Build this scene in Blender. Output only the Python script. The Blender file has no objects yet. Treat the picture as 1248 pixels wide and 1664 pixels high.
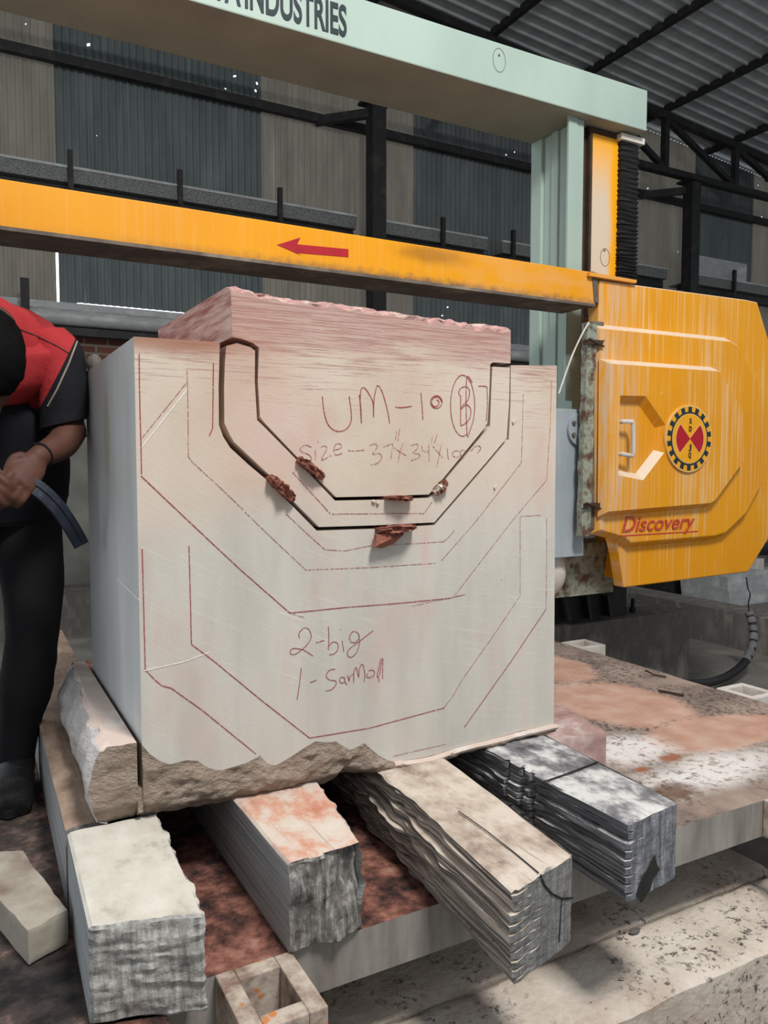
import bpy, bmesh, math, random
from mathutils import Vector, Matrix, noise as mn
random.seed(7)
SC = bpy.context.scene
COL = SC.collection
# ------------------------------------------------------------------ camera, world, lights, exposure
YAW, PITCH, FPX, CX, CY = math.radians(28.588), math.radians(3.4915), 1262.0, 624.0, 832.0
FW = Vector((math.sin(YAW)*math.cos(PITCH), math.cos(YAW)*math.cos(PITCH), -math.sin(PITCH)))
RT = Vector((math.cos(YAW), -math.sin(YAW), 0))
DN = FW.cross(RT)
cam = bpy.data.objects.new('camera', bpy.data.cameras.new('camera'))
COL.objects.link(cam)
cam.matrix_world = Matrix((RT, -DN, -FW)).transposed().to_4x4()
cam.data.sensor_fit = 'VERTICAL'; cam.data.sensor_height = 36; cam.data.lens = FPX/1664*36
cam.data.clip_start = 0.02; cam.data.clip_end = 200
SC.camera = cam
SC.view_settings.view_transform = 'Standard'; SC.view_settings.look = 'None'
SC.view_settings.gamma = 1; SC.view_settings.exposure = 0.0
SC.view_settings.use_curve_mapping = False
W = bpy.data.worlds.new('sky'); SC.world = W; W.use_nodes = True
wn = W.node_tree.nodes; wl = W.node_tree.links
tc = wn.new('ShaderNodeTexCoord'); sx = wn.new('ShaderNodeSeparateXYZ'); wl.new(tc.outputs['Generated'], sx.inputs[0])
mr = wn.new('ShaderNodeMapRange'); wl.new(sx.outputs['Y'], mr.inputs[0])
for i, v in ((1, 0.1), (2, 0.7), (3, 0.52), (4, 3.4)): mr.inputs[i].default_value = v
wn['Background'].inputs[0].default_value = (0.86, 0.93, 1, 1)
wl.new(mr.outputs[0], wn['Background'].inputs[1])
def area(name, loc, target, size, power, color=(1, 1, 1)):
    d = bpy.data.lights.new(name, 'AREA'); d.shape = 'SQUARE'; d.size = size; d.energy = power; d.color = color
    o = bpy.data.objects.new(name, d); COL.objects.link(o); o.location = loc
    o.rotation_euler = (Vector(target)-Vector(loc)).to_track_quat('-Z', 'Y').to_euler()
    return o
area('skylight_daylight', (1.15, -0.9, 4.2), (1.1, 1.8, -0.2), 1.0, 300, (1, 0.975, 0.94))
# ------------------------------------------------------------------ helpers
def ray(u, v): return FW + RT*((u-CX)/FPX) + DN*((v-CY)/FPX)
def onY(u, v, Y): r = ray(u, v); return r*(Y/r.y)
def onX(u, v, X): r = ray(u, v); return r*(X/r.x)
def onZ(u, v, Z): r = ray(u, v); return r*(Z/r.z)
def S(r, g, b):
    f = lambda c: (c/255/12.92) if c <= 10.3 else ((c/255+0.055)/1.055)**2.4
    return (f(r), f(g), f(b), 1)
def nz(p, s, o=0.0): return mn.noise(Vector((p[0]*s+o, p[1]*s+o*1.7, p[2]*s-o)))
def fbm(p, s, o=0.0, n=3):
    t = 0; a = 1
    for i in range(n): t += a*nz(p, s*2**i, o+i*13.1); a *= .5
    return t
def thing(name, label, cat, loc=(0, 0, 0), group=None, kind=None):
    o = bpy.data.objects.new(name, None); COL.objects.link(o); o.location = loc; o.empty_display_size = .05
    return tag(o, label, cat, group, kind)
def tag(o, label=None, cat=None, group=None, kind=None):
    if label: o['label'] = label
    if cat: o['category'] = cat
    if group: o['group'] = group
    if kind: o['kind'] = kind
    return o
class MB:
    """collects shapes, in world coordinates, for ONE mesh object"""
    def __init__(s): s.v = []; s.f = []; s.m = []
    def add(s, vs, fs, mi=0):
        b = len(s.v); s.v += [Vector(p) for p in vs]
        for k, f in enumerate(fs):
            s.f.append([b+i for i in f]); s.m.append(mi[k] if isinstance(mi, list) else mi)
        return s
    def box(s, a, b, mi=0):
        x0, y0, z0 = a; x1, y1, z1 = b
        vs = [(x, y, z) for z in (z0, z1) for y in (y0, y1) for x in (x0, x1)]
        return s.add(vs, [(0, 2, 3, 1), (4, 5, 7, 6), (0, 1, 5, 4), (2, 6, 7, 3), (0, 4, 6, 2), (1, 3, 7, 5)], mi)
    def prism(s, pts, d, mi=0, side=None):
        """polygon pts (3D) extruded by vector d"""
        n = len(pts); d = Vector(d); vs = [Vector(p) for p in pts]+[Vector(p)+d for p in pts]
        fs = [list(range(n)), list(range(2*n-1, n-1, -1))]+[(i, i+n, (i+1) % n+n, (i+1) % n) for i in range(n)]
        ms = [mi, mi]+[(side(i) if callable(side) else (mi if side is None else side)) for i in range(n)]
        return s.add(vs, fs, ms)
    def bar(s, a, b, w, h, up=(0, 0, 1), mi=0):
        a = Vector(a); b = Vector(b); t = (b-a).normalized(); u = Vector(up); x = t.cross(u).normalized(); u = x.cross(t)
        q = [(-w/2, -h/2), (w/2, -h/2), (w/2, h/2), (-w/2, h/2)]
        return s.prism([a+x*i+u*j for i, j in q], b-a, mi)
    def tube(s, path, r, n=10, mi=0, cap=True, flat=1.0, up=(0, 0, 1)):
        path = [Vector(p) for p in path]; m = len(path); rr = r if isinstance(r, (list, tuple)) else [r]*m
        vs = []; fs = []; prev = None
        for i, p in enumerate(path):
            t = (path[min(i+1, m-1)]-path[max(i-1, 0)]).normalized()
            if prev is None:
                x = t.cross(Vector(up));
                if x.length < 1e-3: x = t.cross(Vector((1, 0, 0)))
                x.normalize()
            else: x = (prev-t*prev.dot(t)).normalized()
            prev = x; y = x.cross(t)
            ra, rb = rr[i] if isinstance(rr[i], (tuple, list)) else (rr[i], rr[i]*flat)
            vs += [p+x*(math.cos(2*math.pi*k/n)*ra)+y*(math.sin(2*math.pi*k/n)*rb) for k in range(n)]
        for i in range(m-1):
            for k in range(n): fs.append((i*n+k, i*n+(k+1) % n, (i+1)*n+(k+1) % n, (i+1)*n+k))
        if cap: fs += [list(range(n-1, -1, -1)), [(m-1)*n+k for k in range(n)]]
        return s.add(vs, fs, mi)
    def ball(s, c, r, n=16, m=10, fn=None, mi=0):
        r = r if isinstance(r, (tuple, list)) else (r, r, r); vs = []; fs = []
        for j in range(m+1):
            th = math.pi*j/m
            for k in range(n):
                ph = 2*math.pi*k/n; d = Vector((math.sin(th)*math.cos(ph), math.sin(th)*math.sin(ph), math.cos(th)))
                q = 1 if fn is None else fn(d)
                vs.append(Vector(c)+Vector((d.x*r[0]*q, d.y*r[1]*q, d.z*r[2]*q)))
        for j in range(m):
            for k in range(n): fs.append((j*n+k, (j+1)*n+k, (j+1)*n+(k+1) % n, j*n+(k+1) % n))
        return s.add(vs, fs, mi)
    def grid(s, mp, n, mi=0, fm=None):
        """closed box of gridded faces; mp(u,v,w) gives the point; fm(axis, end) gives the material"""
        nx, ny, nw = n; idx = {}; vs = []; fs = []; ms = []
        def g(i, j, k):
            if (i, j, k) not in idx: idx[(i, j, k)] = len(vs); vs.append(mp(i/nx, j/ny, k/nw))
            return idx[(i, j, k)]
        def put(q, ax, e): fs.append(q); ms.append(fm(ax, e) if fm else mi)
        for i in range(nx):
            for j in range(ny):
                put((g(i, j, 0), g(i, j+1, 0), g(i+1, j+1, 0), g(i+1, j, 0)), 'z', 0)
                put((g(i, j, nw), g(i+1, j, nw), g(i+1, j+1, nw), g(i, j+1, nw)), 'z', 1)
        for i in range(nx):
            for k in range(nw):
                put((g(i, 0, k), g(i+1, 0, k), g(i+1, 0, k+1), g(i, 0, k+1)), 'y', 0)
                put((g(i, ny, k), g(i, ny, k+1), g(i+1, ny, k+1), g(i+1, ny, k)), 'y', 1)
        for j in range(ny):
            for k in range(nw):
                put((g(0, j, k), g(0, j, k+1), g(0, j+1, k+1), g(0, j+1, k)), 'x', 0)
                put((g(nx, j, k), g(nx, j+1, k), g(nx, j+1, k+1), g(nx, j, k+1)), 'x', 1)
        return s.add(vs, fs, ms)
    def ribbon(s, pts, w, nrm=(0, -1, 0), th=.0004, mi=0, closed=False):
        """flat stroke of width w lying on a plane with normal nrm"""
        pts = [Vector(p) for p in pts]; nrm = Vector(nrm)
        if closed: pts = pts+[pts[0]]
        m = len(pts); L = []; R = []
        for i, p in enumerate(pts):
            t = (pts[min(i+1, m-1)]-pts[max(i-1, 0)]).normalized(); x = t.cross(nrm).normalized()
            L.append(p+x*w/2); R.append(p-x*w/2)
        vs = [q+nrm*th for q in L]+[q+nrm*th for q in R]+L+R; fs = []
        for i in range(m-1):
            a, b, c, d = i, i+1, m+i+1, m+i
            fs += [(a, d, c, b), (a, b, b+2*m, a+2*m), (d, d+2*m, c+2*m, c)]
        return s.add(vs, fs, mi)
    def build(s, name, mat, parent=None, smooth=False, bevel=0, angle=35):
        me = bpy.data.meshes.new(name); off = Vector(parent.location) if parent else Vector((0, 0, 0))
        if parent and parent.parent: off = off+Vector(parent.parent.location)
        if parent is None and s.v:
            lo = [min(p[i] for p in s.v) for i in range(3)]; hi = [max(p[i] for p in s.v) for i in range(3)]
            base = Vector(((lo[0]+hi[0])/2, (lo[1]+hi[1])/2, lo[2])); off = base
        me.from_pydata([p-off for p in s.v], [], s.f)
        for mm in (mat if isinstance(mat, (list, tuple)) else [mat]): me.materials.append(mm)
        for p, i in zip(me.polygons, s.m): p.material_index = i
        b = bmesh.new(); b.from_mesh(me); bmesh.ops.recalc_face_normals(b, faces=b.faces[:]); b.to_mesh(me); b.free()
        o = bpy.data.objects.new(name, me); COL.objects.link(o)
        if parent: o.parent = parent
        else: o.location = off
        if smooth:
            for p in me.polygons: p.use_smooth = True
            if angle < 180: me.set_sharp_from_angle(angle=math.radians(angle))
        if bevel:
            bv = o.modifiers.new('bevel', 'BEVEL'); bv.width = bevel; bv.segments = 2; bv.limit_method = 'ANGLE'; bv.angle_limit = math.radians(40)
        return o
def inset(poly, d):
    """inset a convex-ish 2D polygon (either winding) by d"""
    n = len(poly); A = sum(poly[i][0]*poly[(i+1) % n][1]-poly[(i+1) % n][0]*poly[i][1] for i in range(n)); sg = 1 if A > 0 else -1
    out = []
    for i in range(n):
        p0, p1, p2 = Vector(poly[i-1]), Vector(poly[i]), Vector(poly[(i+1) % n])
        a = (p1-p0).normalized(); b = (p2-p1).normalized(); na = Vector((-a.y, a.x))*sg; nb = Vector((-b.y, b.x))*sg
        k = (na+nb); k = k/max(.3, (1+na.dot(nb))); out.append(tuple(p1+k*d))
    return out
def catmull(P, n=8):
    P = [Vector(p) for p in P]; out = []
    for i in range(len(P)-1):
        a = P[max(i-1, 0)]; b = P[i]; c = P[i+1]; d = P[min(i+2, len(P)-1)]
        for k in range(n):
            t = k/n; out.append(.5*((2*b)+(c-a)*t+(2*a-5*b+4*c-d)*t*t+(3*b-a-3*c+d)*t**3))
    return out+[P[-1]]
def interp(tab, x):
    if x <= tab[0][0]: return tab[0][1]
    for (a, b), (c, d) in zip(tab, tab[1:]):
        if x <= c: return b+(d-b)*(x-a)/max(1e-9, c-a)
    return tab[-1][1]
def text_mesh(body, cap, width=None, shear=0.0, bold=0.0, depth=.001):
    """list of (verts, faces) of lettering in the XZ plane, facing -Y, baseline start at 0,0, cap height cap"""
    cu = bpy.data.curves.new('t', 'FONT'); cu.body = body; cu.size = 1; cu.shear = shear; cu.offset = bold; cu.extrude = 0.02
    o = bpy.data.objects.new('t', cu); COL.objects.link(o); dg = bpy.context.evaluated_depsgraph_get()
    me = bpy.data.meshes.new_from_object(o.evaluated_get(dg)); bpy.data.objects.remove(o)
    xs = [v.co.x for v in me.vertices]; ys = [v.co.y for v in me.vertices]
    x0, x1 = min(xs), max(xs); k = cap/.69; kx = k if width is None else width/(x1-x0)
    vs = [Vector(((v.co.x-x0)*kx, -depth*(v.co.z/.04+.5), v.co.y*k)) for v in me.vertices]
    fs = [list(p.vertices) for p in me.polygons]; bpy.data.meshes.remove(me); bpy.data.curves.remove(cu)
    return vs, fs
# ------------------------------------------------------------------ materials
class NM:
    def __init__(s, name):
        s.mat = bpy.data.materials.new(name); s.mat.use_nodes = True; s.t = s.mat.node_tree; s.b = s.t.nodes['Principled BSDF']
        s.b.inputs['Specular IOR Level'].default_value = .3
    def n(s, ty, **kw):
        x = s.t.nodes.new(ty)
        for k, v in kw.items(): setattr(x, k, v)
        return x
    def put(s, sock, v):
        if isinstance(v, bpy.types.NodeSocket): s.t.links.new(v, sock)
        elif v is not None:
            try: sock.default_value = v
            except Exception: sock.default_value = (v[0], v[1], v[2])
    def pos(s): return s.n('ShaderNodeNewGeometry').outputs['Position']
    def map(s, vec, scale=(1, 1, 1), rot=(0, 0, 0), loc=(0, 0, 0)):
        m = s.n('ShaderNodeMapping'); s.put(m.inputs[0], vec); m.inputs['Scale'].default_value = scale; m.inputs['Rotation'].default_value = rot; m.inputs['Location'].default_value = loc
        return m.outputs[0]
    def noise(s, vec=None, scale=5, detail=4, rough=.55, dist=0):
        x = s.n('ShaderNodeTexNoise'); s.put(x.inputs['Vector'], vec or s.pos())
        x.inputs['Scale'].default_value = scale; x.inputs['Detail'].default_value = detail; x.inputs['Roughness'].default_value = rough; x.inputs['Distortion'].default_value = dist
        return x.outputs[0]
    def wave(s, vec, scale, dist=2, dscale=2, detail=2):
        x = s.n('ShaderNodeTexWave'); s.put(x.inputs['Vector'], vec); x.inputs['Scale'].default_value = scale; x.inputs['Distortion'].default_value = dist; x.inputs['Detail'].default_value = detail; x.inputs['Detail Scale'].default_value = dscale
        return x.outputs['Fac']
    def vor(s, vec, scale, feature='F1'):
        x = s.n('ShaderNodeTexVoronoi', feature=feature); s.put(x.inputs['Vector'], vec); x.inputs['Scale'].default_value = scale
        return x.outputs['Distance']
    def sm(s, v, lo, hi):
        x = s.n('ShaderNodeMapRange', interpolation_type='SMOOTHSTEP'); s.put(x.inputs[0], v)
        if lo <= hi: x.inputs[1].default_value = lo; x.inputs[2].default_value = hi; x.inputs[3].default_value = 0; x.inputs[4].default_value = 1
        else: x.inputs[1].default_value = hi; x.inputs[2].default_value = lo; x.inputs[3].default_value = 1; x.inputs[4].default_value = 0
        return x.outputs[0]
    def m(s, op, a, b=0.0, clamp=False):
        x = s.n('ShaderNodeMath', operation=op, use_clamp=clamp); s.put(x.inputs[0], a); s.put(x.inputs[1], b); return x.outputs[0]
    def mix(s, f, a, b, blend='MIX'):
        x = s.n('ShaderNodeMix', data_type='RGBA', blend_type=blend); s.put(x.inputs[0], f); s.put(x.inputs[6], a); s.put(x.inputs[7], b); return x.outputs[2]
    def ramp(s, f, stops):
        x = s.n('ShaderNodeValToRGB'); s.put(x.inputs[0], f); e = x.color_ramp.elements
        while len(e) < len(stops): e.new(.5)
        for i, (p, c) in enumerate(stops): e[i].position = p; e[i].color = c if len(c) == 4 else (*c, 1)
        return x.outputs[0]
    def xyz(s, v=None):
        x = s.n('ShaderNodeSeparateXYZ'); s.put(x.inputs[0], v or s.pos()); return x.outputs[0], x.outputs[1], x.outputs[2]
    def ell(s, c, r, ax='xy', soft=.35, wob=0.0, wscale=6):
        """1 inside an ellipse on the given world axes, 0 outside"""
        X = dict(zip('xyz', s.xyz())); d = None
        for a, cc, rr in zip(ax, c, r):
            q = s.m('DIVIDE', s.m('SUBTRACT', X[a], cc), rr); q = s.m('MULTIPLY', q, q); d = q if d is None else s.m('ADD', d, q)
        d = s.m('SQRT', d)
        if wob: d = s.m('ADD', d, s.m('MULTIPLY', s.m('SUBTRACT', s.noise(scale=wscale, detail=5), .5), wob))
        return s.sm(d, 1+soft, 1-soft)
    def done(s, color, rough=.85, bump=None, strength=.5, dist=.01, metal=0, spec=None):
        s.put(s.b.inputs['Base Color'], color); s.put(s.b.inputs['Roughness'], rough); s.b.inputs['Metallic'].default_value = metal
        if spec is not None: s.b.inputs['Specular IOR Level'].default_value = spec
        if bump is not None:
            x = s.n('ShaderNodeBump'); s.put(x.inputs['Height'], bump); x.inputs['Strength'].default_value = strength; x.inputs['Distance'].default_value = dist
            s.t.links.new(x.outputs[0], s.b.inputs['Normal'])
        return s.mat
def simple(name, c1, c2=None, c3=None, scale=8, stretch=(1, 1, 1), rough=.8, bump=.3, bscale=None, metal=0, dist=.005, lo=.3, hi=.7, spec=None):
    N = NM(name); p = N.map(N.pos(), stretch); f = N.noise(p, scale, 6, .6)
    c2 = c2 or tuple(x*.75 for x in c1[:3])+(1,)
    st = [(lo, c1), (hi, c2)] if c3 is None else [(lo, c1), ((lo+hi)/2, c2), (hi, c3)]
    return N.done(N.ramp(f, st), rough, N.noise(N.map(N.pos(), stretch), bscale or scale*5, 5, .6) if bump else None, bump, dist, metal, spec)
def stone_face(name, sawn):
    N = NM(name); P = N.pos(); X, Y, Z = N.xyz(P)
    base = N.ramp(N.noise(P, 3.2, 5, .6), [(.3, S(196, 178, 160)), (.5, S(207, 192, 175)), (.7, S(212, 197, 184))])
    low = N.ramp(N.noise(N.map(P, (3, 3, .6)), 3, 4, .6), [(.3, S(188, 184, 175)), (.6, S(203, 198, 188)), (.75, S(206, 190, 178))])
    c = N.mix(N.sm(N.m('ADD', Z, N.m('MULTIPLY', N.noise(P, 3), .2)), .08, -.12), base, low)
    pk = N.sm(N.noise(N.map(P, (1.5, 1, .8), loc=(3, 1, 2)), 2.6, 4), .52, .72)
    c = N.mix(N.m('MULTIPLY', pk, .35), c, S(196, 152, 140))
    # horizontal bedding streaks, denser towards the top of the stone
    st = N.noise(N.map(P, (3, 3, 130)), 2.5, 5, .7)
    up = N.sm(N.m('ADD', Z, N.m('MULTIPLY', N.noise(P, 2.4, 3), .3)), .14, .50)
    thr = N.m('SUBTRACT', st, N.m('SUBTRACT', .68, N.m('MULTIPLY', up, .20)))
    tb = N.sm(N.m('ADD', Z, N.m('MULTIPLY', N.noise(N.map(P, (1, 1, 5)), 5, 5), .16)), .31, .40); c = N.mix(N.m('MULTIPLY', tb, .62), c, S(176, 132, 126))
    c = N.mix(N.m('MULTIPLY', N.m('MULTIPLY', N.sm(thr, 0, .07), N.sm(Z, -.02, .2)), .62), c, S(150, 100, 94))
    dk = N.sm(N.noise(N.map(P, (6, 6, 190), loc=(5, 2, 1)), 2.2, 3, .6), .66, .75)
    c = N.mix(N.m('MULTIPLY', N.m('MULTIPLY', dk, .35), N.sm(Z, -.3, .1)), c, S(120, 88, 80))
    # rust tint near the upper saw line and on the top
    c = N.mix(N.m('MULTIPLY', N.ell((.42, .27), (.16, .03), 'xz', .6, .6, 20), .75), c, S(150, 98, 72))
    # pink dust band on the strip
    c = N.mix(N.m('MULTIPLY', N.ell((.60, .12), (.12, .2), 'xz', .6, .8, 8), .25), c, S(196, 140, 124))
    # saw scratches: long shallow arcs in the lower half
    ar = N.m('ADD', N.m('MULTIPLY', X, .55), N.m('ADD', Z, N.m('MULTIPLY', N.m('MULTIPLY', N.m('SUBTRACT', X, .5), N.m('SUBTRACT', X, .5)), -.25)))
    comb = N.n('ShaderNodeCombineXYZ'); N.put(comb.inputs[2], ar); N.put(comb.inputs[0], N.m('MULTIPLY', X, .05))
    sc = N.noise(comb.outputs[0], 95, 4, .7)
    sm_ = N.m('MULTIPLY', N.sm(Z, 0.0, -.3), N.sm(N.noise(P, 2.0, 2), .35, .6))
    c = N.mix(N.m('MULTIPLY', N.m('MULTIPLY', N.sm(sc, .54, .72), sm_), .55), c, S(226, 222, 212))
    # white kinked scratch and pale corner left by the blade
    gr = N.noise(P, 420, 2, .6)
    c = N.mix(N.m('MULTIPLY', N.sm(gr, .5, .7), .18), c, S(150, 128, 112))
    if sawn:
        g = N.ramp(N.noise(N.map(P, (1, 1.5, .25)), 4, 4), [(.3, S(178, 181, 181)), (.6, S(198, 200, 199)), (.75, S(212, 212, 209))])
        c = N.mix(.88, c, g)
        c = N.mix(N.m('MULTIPLY', N.ell((2.07, .08), (.045, .11), 'yz', .5, .7, 14), .45), c, S(146, 136, 92))
    h = N.m('ADD', N.m('MULTIPLY', sc, .6), N.m('MULTIPLY', N.noise(P, 130, 4), .5))
    return N.done(c, .8, h, .22, .003)
M_STONE = stone_face('sandstone', False); M_SAWN = stone_face('sandstone_sawn_side', True)
def rough_stone(name, a, b, c3, k=1):
    N = NM(name); P = N.pos()
    c = N.ramp(N.noise(N.map(P, (1, 1, 2.2)), 16, 6, .65), [(.3, a), (.5, b), (.72, c3)])
    h = N.m('ADD', N.noise(N.map(P, (1, 1, 2.0), (0, .5, 0)), 52, 6, .62), N.m('MULTIPLY', N.noise(P, 220, 3), .3))
    return N.done(c, .92, h, 1.0*k, .02)
M_ROUGH = rough_stone('broken_sandstone', S(150, 132, 116), S(172, 154, 138), S(190, 174, 160))
M_PALE = rough_stone('broken_sandstone_pale', S(180, 172, 168), S(202, 196, 192), S(222, 216, 212), .7)
M_LEDGE = simple('ledge_top_stone', S(214, 200, 188), S(206, 186, 174), S(222, 214, 204), scale=9, rough=.85, bump=.2)
def chip_mat():
    N = NM('chipped_stone_top'); P = N.pos()
    c = N.ramp(N.noise(P, 14, 5, .6), [(.3, S(196, 164, 156)), (.5, S(176, 132, 128)), (.62, S(206, 182, 172)), (.75, S(150, 92, 104))])
    return N.done(c, .85, N.noise(P, 60, 5), .7, .01)
M_CHIP = chip_mat()
def red_side():
    N = NM('stone_side_red_streaks'); P = N.pos()
    f = N.noise(N.map(P, (1, 2.2, 26), (.28, 0, 0)), 2.4, 5, .65)
    c = N.ramp(f, [(.34, S(222, 204, 194)), (.48, S(206, 172, 162)), (.64, S(168, 112, 104))])
    return N.done(c, .85, N.noise(P, 90, 4), .3, .004)
M_REDSIDE = red_side()
def crayon(name, col, keep=.42):
    N = NM(name); P = N.pos(); f = N.sm(N.noise(P, 330, 3, .7), keep-.08, keep+.1)
    N.b.inputs['Base Color'].default_value = col; N.b.inputs['Roughness'].default_value = .9
    tr = N.n('ShaderNodeBsdfTransparent'); mx = N.n('ShaderNodeMixShader'); N.put(mx.inputs[0], f); N.t.links.new(tr.outputs[0], mx.inputs[1]); N.t.links.new(N.b.outputs[0], mx.inputs[2])
    N.t.links.new(mx.outputs[0], N.t.nodes['Material Output'].inputs[0]); return N.mat
M_CRAY = crayon('red_crayon', S(158, 62, 70), .40); M_CRAYF = crayon('faint_red_crayon', S(164, 84, 86), .47); M_WHT = crayon('white_scratch', S(240, 234, 224), .36)
def paint_green():
    N = NM('pale_green_machine_paint'); P = N.pos()
    c = N.ramp(N.noise(N.map(P, (1, 1, .5)), 2.5, 5, .6), [(.3, S(156, 174, 164)), (.6, S(167, 186, 175)), (.8, S(172, 190, 179))])
    d = N.sm(N.noise(P, 13, 6, .7), .66, .76); c = N.mix(N.m('MULTIPLY', d, .5), c, S(120, 120, 98))
    return N.done(c, .5, N.noise(P, 30, 3), .05, .004)
M_GREEN = paint_green()
M_UNDER = simple('dusty_bounce_underside', S(158, 160, 148), S(140, 142, 132), scale=3, rough=.9, bump=.1)  # dusty grey, lightened in colour to stand in for bounced light
def yellow(name, drip=.5, rust_z=None, wash=None):
    N = NM(name); P = N.pos(); X, Y, Z = N.xyz(P)
    c = N.ramp(N.noise(P, 2.2, 4), [(.3, S(222, 146, 0)), (.65, S(228, 154, 4)), (.85, S(222, 150, 12))])
    dr = N.noise(N.map(P, (75, 1, 1.3)), 1.0, 5, .65); zone = N.noise(N.map(P, (1.2, 1, .8), loc=(2, 0, 5)), 1.6, 3)
    f = N.m('MULTIPLY', N.sm(N.m('ADD', dr, N.m('MULTIPLY', zone, .5)), .74, .98), drip)
    c = N.mix(f, c, S(232, 200, 150))
    sp = N.sm(N.noise(N.map(P, (1, 1, .6)), 26, 3, .6), .70, .78); c = N.mix(N.m('MULTIPLY', sp, drip*.8), c, S(228, 208, 182))
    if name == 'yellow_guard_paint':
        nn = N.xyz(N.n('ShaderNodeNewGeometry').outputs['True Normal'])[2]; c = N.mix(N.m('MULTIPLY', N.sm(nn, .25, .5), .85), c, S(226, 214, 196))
    if wash is not None:
        x0, x1 = wash; w = N.m('MULTIPLY', N.sm(X, x1, x0), N.sm(N.noise(N.map(P, (30, 1, 1.6)), 1.6, 5, .65), .38, .66)); c = N.mix(w, c, S(206, 178, 150))
    if rust_z is not None:
        z0, z1, col = rust_z; q = N.m('ADD', Z, N.m('MULTIPLY', N.m('SUBTRACT', N.noise(P, 26, 6, .7), .5), .07))
        c = N.mix(N.m('MULTIPLY', N.sm(q, z1, z0), N.sm(X, -.2, 1.9)), c, col)
        rr = N.ell((1.74, .862), (.15, .032), 'xz', .7, 1.0, 18); c = N.mix(N.m('MULTIPLY', rr, .55), c, S(120, 74, 20))
        pk = N.m('MULTIPLY', N.sm(X, 1.55, 2.3), N.sm(N.noise(N.map(P, (1, 1, 2)), 5, 4), .35, .6)); c = N.mix(N.m('MULTIPLY', pk, .6), c, S(222, 160, 92))
    return N.done(c, .45, N.noise(P, 60, 3), .06, .003)
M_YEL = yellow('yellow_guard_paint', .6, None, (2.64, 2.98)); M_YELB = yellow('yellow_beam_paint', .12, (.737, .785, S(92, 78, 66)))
def ycol():
    N = NM('faded_yellow_column_paint'); P = N.pos(); X, Y, Z = N.xyz(P)
    e = N.m('ABSOLUTE', N.m('SUBTRACT', X, 2.91)); q = N.m('ADD', e, N.m('MULTIPLY', N.m('SUBTRACT', N.noise(N.map(P, (1, 1, .4)), 9, 4), .5), .09))
    c = N.mix(N.m('MULTIPLY', N.sm(q, .1, .05), N.sm(Z, 1.72, 1.3)), S(244, 168, 14), S(210, 192, 168))
    return N.done(c, .55, N.noise(P, 40, 3), .08, .003)
M_YCOL = ycol()
M_DIRT = simple('dusty_steel_grey', S(118, 108, 96), S(92, 84, 76), S(140, 128, 114), scale=5, rough=.85, bump=.2)
M_RUSTED = simple('peeling_rusty_paint', S(96, 66, 54), S(150, 158, 142), S(112, 84, 70), scale=14, rough=.85, bump=.6, lo=.36, hi=.66)
M_BROWNRAIL = simple('dark_rusty_rail', S(54, 40, 32), S(74, 56, 44), scale=12, rough=.8, bump=.4)
M_BLACK = simple('black_rubber', S(34, 34, 36), S(24, 24, 26), scale=20, rough=.6, bump=.5)
M_DARKSTEEL = simple('dark_painted_steel', S(46, 46, 46), S(36, 36, 37), S(60, 58, 54), scale=6, rough=.6, bump=.1)
M_BLUEGREY = simple('blue_grey_panel_paint', S(168, 178, 182), S(150, 160, 166), S(176, 180, 180), scale=4, stretch=(1, 1, .3), rough=.6, bump=.08)
M_WHITEMETAL = simple('dusty_white_paint', S(216, 212, 206), S(188, 176, 162), scale=10, rough=.6, bump=.15)
M_RED = simple('red_lettering_paint', S(178, 26, 40), S(160, 20, 34), scale=20, rough=.6, bump=0)
M_REDY = simple('worn_red_lettering', S(196, 60, 34), S(186, 90, 70), scale=40, rough=.6, bump=0)
M_INK = simple('blue_black_lettering', S(30, 42, 48), S(40, 52, 58), scale=40, rough=.6, bump=0)
M_CREAM = simple('cream_paint', S(228, 196, 140), S(220, 176, 96), scale=14, rough=.6, bump=0)
M_YELPLAIN = simple('emblem_yellow', S(240, 166, 16), S(228, 160, 30), scale=14, rough=.5, bump=0)
M_CONC = simple('machine_concrete', S(120, 116, 110), S(96, 92, 88), S(142, 136, 128), scale=7, stretch=(1, 1, .45), rough=.9, bump=.5)
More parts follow.
